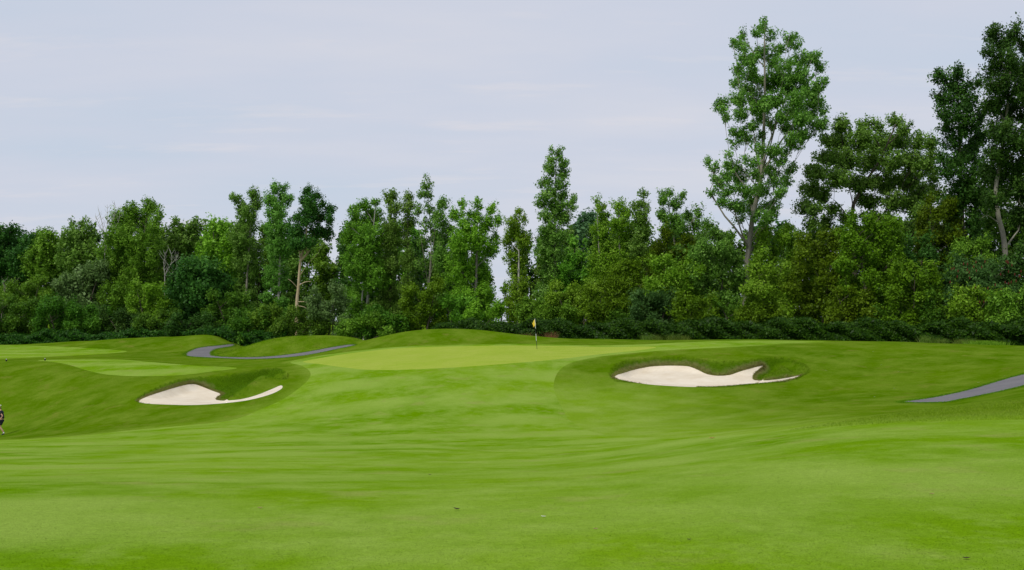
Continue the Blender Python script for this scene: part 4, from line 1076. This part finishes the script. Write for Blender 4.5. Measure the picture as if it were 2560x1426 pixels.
for i in range(nu):
    u = i / (nu - 1)
    for j in range(nv):
        v_ = j / (nv - 1)
        p0 = np.array(E0[0]) * (1 - v_) + np.array(E0[1]) * v_; p1 = np.array(E1[0]) * (1 - v_) + np.array(E1[1]) * v_
        p = p0 * (1 - u) + p1 * u
        p[1] += -2.0 * math.sin(u * math.pi) * (0.5 - v_); p[0] -= 1.1 * math.sin(u * math.pi) * v_
        w_ = P3(p[0], p[1], FY) - g
        w_[1] += 0.05 * math.sin(u * 9 + v_ * 2) * u + 0.03 * math.sin(u * 17) * u
        V.append(w_)
Fq = [(i * nv + j, (i + 1) * nv + j, (i + 1) * nv + j + 1, i * nv + j + 1) for i in range(nu - 1) for j in range(nv - 1)]
fl = link('flag', mesh_np('flag', V, Fq, True), M_yel, fs)
sm = fl.modifiers.new('thick', 'SOLIDIFY'); sm.thickness = 0.004

# ------------------------------------------------------------- tee markers
M_tm = solid('dark_marker', (0.03, 0.035, 0.02)); 
for px_, py_, lab in ((16, 904, 'small dark tee marker with a pale cap at the left edge of the tee'), (112.5, 902, 'small dark tee marker with a pale cap at the tip of the light mown strip')):
    c_ = cast(px_, py_); r_ = bpy.data.objects.new('tee_marker', None); COL.objects.link(r_); r_.location = c_
    tag(r_, lab, 'tee marker', 'tee markers')
    tb = Tubes(); tb.add([(0, 0, -.02), (0, 0, .03), (0, 0, .10), (0, 0, .15), (0, 0, .17)], [.03, .055, .07, .05, .02], 12); link('body', tb.mesh('body'), M_tm, r_)
    tb = Tubes(); tb.add([(0, 0, .165), (0, 0, .19), (0, 0, .205)], [.035, .035, .008], 12); link('cap', tb.mesh('cap'), M_white, r_)

# ------------------------------------------------------------- fallen leaves
M_lf = {'dark': solid('dead_leaf_dark', (0.06, 0.045, 0.02), 0.8), 'white': solid('dead_leaf_pale', (0.72, 0.72, 0.62), 0.8), 'tan': solid('dead_leaf_tan', (0.42, 0.30, 0.13), 0.8), 'orange': solid('dead_leaf_orange', (0.55, 0.30, 0.08), 0.8), 'cream': solid('dead_leaf_cream', (0.50, 0.52, 0.22), 0.8)}
def fallen(px_, py_, L_, kind, lab, grp='fallen leaves on the mown grass'):
    c_ = cast(px_, py_); L_ = L_ * 0.5
    nu_, V = 7, []
    for i in range(nu_):
        u = i / (nu_ - 1); w_ = L_ * 0.42 * math.sin(math.pi * min(1, u * 0.9 + 0.08)) ** 0.8
        x = (u - .5) * 2 * L_; z = 0.30 * L_ * (2 * u - 1) ** 2 + .012
        V += [(x, -w_, z + w_ * .5), (x, 0, z), (x, w_, z + w_ * .5)]
    Fq = [(i * 3 + j, i * 3 + 3 + j, i * 3 + 4 + j, i * 3 + 1 + j) for i in range(nu_ - 1) for j in range(2)]
    o = link('fallen_leaf', mesh_np('fallen_leaf', V, Fq, True), M_lf[kind]); o.location = c_; o.rotation_euler = (0, 0, rng.uniform(-.6, .6))
    tag(o, lab, 'leaf', grp)
    md = o.modifiers.new('thick', 'SOLIDIFY'); md.thickness = 0.0015
fallen(1142, 1276, .075, 'dark', 'dark curled leaf on the near fairway left of the white leaf')
fallen(1359, 1295, .045, 'white', 'small whitish leaf on the near fairway')
fallen(1489, 1326, .04, 'tan', 'tan leaf on the near fairway right of the white leaf')
fallen(650, 1273, .05, 'tan', 'tan leaf on the near fairway at the lower left')
fallen(1780, 1097, .14, 'orange', 'orange brown leaf on the crest of the fairway')
fallen(2330, 1238, .05, 'tan', 'tan leaf on the near fairway at the right')
fallen(2416, 1400, .05, 'dark', 'dark leaf in the lower right corner')
fallen(1723, 1353, .035, 'dark', 'small dark leaf on the near fairway, lower right of centre')
fallen(1075, 1189, .05, 'dark', 'small dark leaf on the middle of the fairway')
for (a_, b_) in [(2183, 880), (2204, 913), (2246, 930), (2065, 927), (2236, 972), (2512, 942), (2446, 958), (2372, 999), (2186, 993)]:
    fallen(a_, b_, .12, 'cream', 'pale fallen leaf on the rough slope right of the right bunker', 'pale leaves on the rough slope')

# ------------------------------------------------------------- person
M_skin = solid('skin', (0.52, 0.29, 0.20), 0.55); M_shirt = solid('black_fabric', (0.014, 0.015, 0.024), 0.85); M_sock = solid('white_sock', (0.7, 0.7, 0.7), .9); M_shoe = solid('dark_shoe', (0.04, 0.045, 0.055), .6)
M_hair = solid('brown_hair', (0.06, 0.04, 0.025), .7)
def skin(name, chains, mat, parent=None, sub=2):
    """chains: lists of (x,y,z,r[,r2]); points that coincide are shared"""
    V, Rr, Eg, ix = [], [], [], {}
    for ch in chains:
        prev = None
        for p in ch:
            k = tuple(round(v_, 4) for v_ in p[:3])
            if k not in ix: ix[k] = len(V); V.append(p[:3]); Rr.append((p[3], p[4] if len(p) > 4 else p[3]))
            if prev is not None and prev != ix[k]: Eg.append((prev, ix[k]))
            prev = ix[k]
    me = bpy.data.meshes.new(name); me.from_pydata(V, Eg, [])
    o = link(name, me, None, parent)
    md = o.modifiers.new('skin', 'SKIN'); md.use_smooth_shade = True; md.branch_smoothing = 0.4
    sv = me.skin_vertices[0].data
    for i, r in enumerate(Rr): sv[i].radius = r
    sv[0].use_root = True
    ms = o.modifiers.new('sub', 'SUBSURF'); ms.levels = sub; ms.render_levels = sub
    dg = bpy.context.evaluated_depsgraph_get(); dg.update()
    m2 = bpy.data.meshes.new_from_object(o.evaluated_get(dg)); o.modifiers.clear(); o.data = m2; m2.name = name
    m2.materials.clear(); m2.materials.append(mat)
    for p in m2.polygons: p.use_smooth = True
    return o
pc = cast(12, 1087)
PR = bpy.data.objects.new('person', None); COL.objects.link(PR); PR.location = (px2x(2.5, pc[1]), pc[1], ground_at(px2x(4, pc[1]), pc[1]))
tag(PR, 'person in black shirt and shorts with a white cap walking at the left edge', 'person')
def hand(w, d, side):
    """palm chain and five fingers from wrist w along direction d (curled)"""
    w = np.array(w); d = np.array(d) / np.linalg.norm(d); s = np.array([0.0, side, 0.0]); n_ = np.cross(d, s)
    ch = []
    palm = w + d * 0.055
    ch.append([tuple(w) + (.026,), tuple(palm) + (.026, .034)])
    for k, (o_, L_) in enumerate(((-.030, .066), (-.010, .075), (.010, .070), (.028, .055))):
        b0 = palm + d * 0.035 + np.cross(n_, d) * o_ * 1.0
        b1 = b0 + d * L_ * .5 + n_ * .006; b2_ = b1 + d * L_ * .3 + n_ * .022
        ch.append([tuple(palm) + (.026, .034), tuple(b0) + (.0095,), tuple(b1) + (.0085,), tuple(b2_) + (.0075,)])
    t0 = w + d * .03 - np.cross(n_, d) * .034; t1 = t0 + d * .03 - np.cross(n_, d) * .016 + n_ * .008; t2 = t1 + d * .026 + n_ * .008
    ch.append([tuple(palm) + (.026, .034), tuple(t0) + (.011,), tuple(t1) + (.0095,), tuple(t2) + (.008,)])
    return ch
hip = (.05, 0, .96, .13, .15)
body = [
 [hip, (.04, 0, 1.12, .115, .14), (.0, 0, 1.30, .12, .165), (-.01, 0, 1.42, .10, .13), (-.04, 0, 1.50, .056), (-.065, 0, 1.56, .06), (-.09, 0, 1.63, .088, .078), (-.095, 0, 1.70, .092, .078), (-.09, 0, 1.755, .06)],
 [(-.09, 0, 1.63, .088, .078), (-.185, 0, 1.635, .016), (-.203, 0, 1.618, .011)],                   # nose
 [(-.065, 0, 1.56, .06), (-.135, 0, 1.565, .036), (-.165, 0, 1.57, .022)],                           # chin and mouth
 [(-.095, 0, 1.70, .092, .078), (-.075, -.082, 1.655, .018)], [(-.095, 0, 1.70, .092, .078), (-.075, .082, 1.655, .018)],   # ears
 [(-.01, 0, 1.42, .10, .13), (.0, -.17, 1.43, .06), (.10, -.225, 1.30, .048), (.205, -.25, 1.17, .038), (.13, -.27, 1.07, .034), (.035, -.27, .985, .024)],
 [(-.01, 0, 1.42, .10, .13), (.0, .17, 1.43, .06), (-.02, .23, 1.29, .048), (-.05, .26, 1.15, .038), (-.14, .25, 1.06, .034), (-.24, .22, 1.0, .024)],
 [hip, (.04, -.10, .88, .095), (.0, -.10, .68, .078), (-.02, -.10, .50, .056), (.10, -.10, .33, .054), (.20, -.10, .17, .034), (.225, -.10, .10, .036), (.12, -.10, .04, .032)],
 [hip, (.04, .10, .88, .095), (-.07, .10, .70, .078), (-.17, .10, .51, .056), (-.23, .10, .32, .054), (-.31, .10, .13, .034), (-.32, .10, .07, .036), (-.43, .10, .035, .032)],
] + hand((.035, -.27, .985), (-.6, 0, -.7), -1) + hand((-.24, .22, 1.0), (-.7, 0, -.5), 1)
skin('body', body, M_skin, PR)
skin('shirt', [[(.055, 0, .96, .145, .175), (.045, 0, 1.10, .14, .165), (.0, 0, 1.30, .145, .185), (-.008, 0, 1.42, .118, .14), (-.03, 0, 1.475, .075)],
               [(-.008, 0, 1.42, .118, .14), (.0, -.175, 1.425, .082), (.07, -.21, 1.34, .072), (.115, -.235, 1.285, .070)],
               [(-.008, 0, 1.42, .118, .14), (.0, .175, 1.425, .082), (-.015, .215, 1.33, .072), (-.022, .24, 1.27, .070)]], M_shirt, PR)
skin('shorts', [[(.055, 0, .99, .150, .17), (.05, 0, .90, .155, .18), (.045, -.11, .83, .118), (.02, -.11, .70, .112), (.01, -.11, .60, .108)],
                [(.05, 0, .90, .155, .18), (.03, .11, .83, .115), (-.05, .11, .71, .108), (-.10, .11, .61, .104)]], M_shirt, PR)
skin('cap', [[(-.10, 0, 1.715, .103, .092), (-.095, 0, 1.765, .088, .08), (-.09, 0, 1.80, .04)], [(-.10, 0, 1.715, .103, .092), (-.205, 0, 1.70, .05, .012), (-.26, 0, 1.69, .04, .010)]], M_white, PR)
skin('hair', [[(-.03, 0, 1.60, .05, .06), (-.015, 0, 1.66, .07, .075)]], M_hair, PR)
for (a_, b_, c_) in (((.185, -.10, .20, .045), (.205, -.10, .15, .046), (.22, -.10, .11, .045)), ((-.30, .10, .17, .043), (-.312, .10, .12, .044), (-.32, .10, .08, .044))):
    skin('sock', [[a_, b_, c_]], M_sock, PR)
for ch in ([(.245, -.10, .115, .048, .042), (.18, -.10, .075, .048, .042), (.115, -.10, .045, .044, .036), (.06, -.10, .035, .034, .028)], [(-.285, .10, .055, .050, .042), (-.36, .10, .055, .05, .042), (-.43, .10, .042, .044, .034), (-.49, .10, .035, .034, .026)]):
    skin('shoe', [ch], M_shoe, PR)
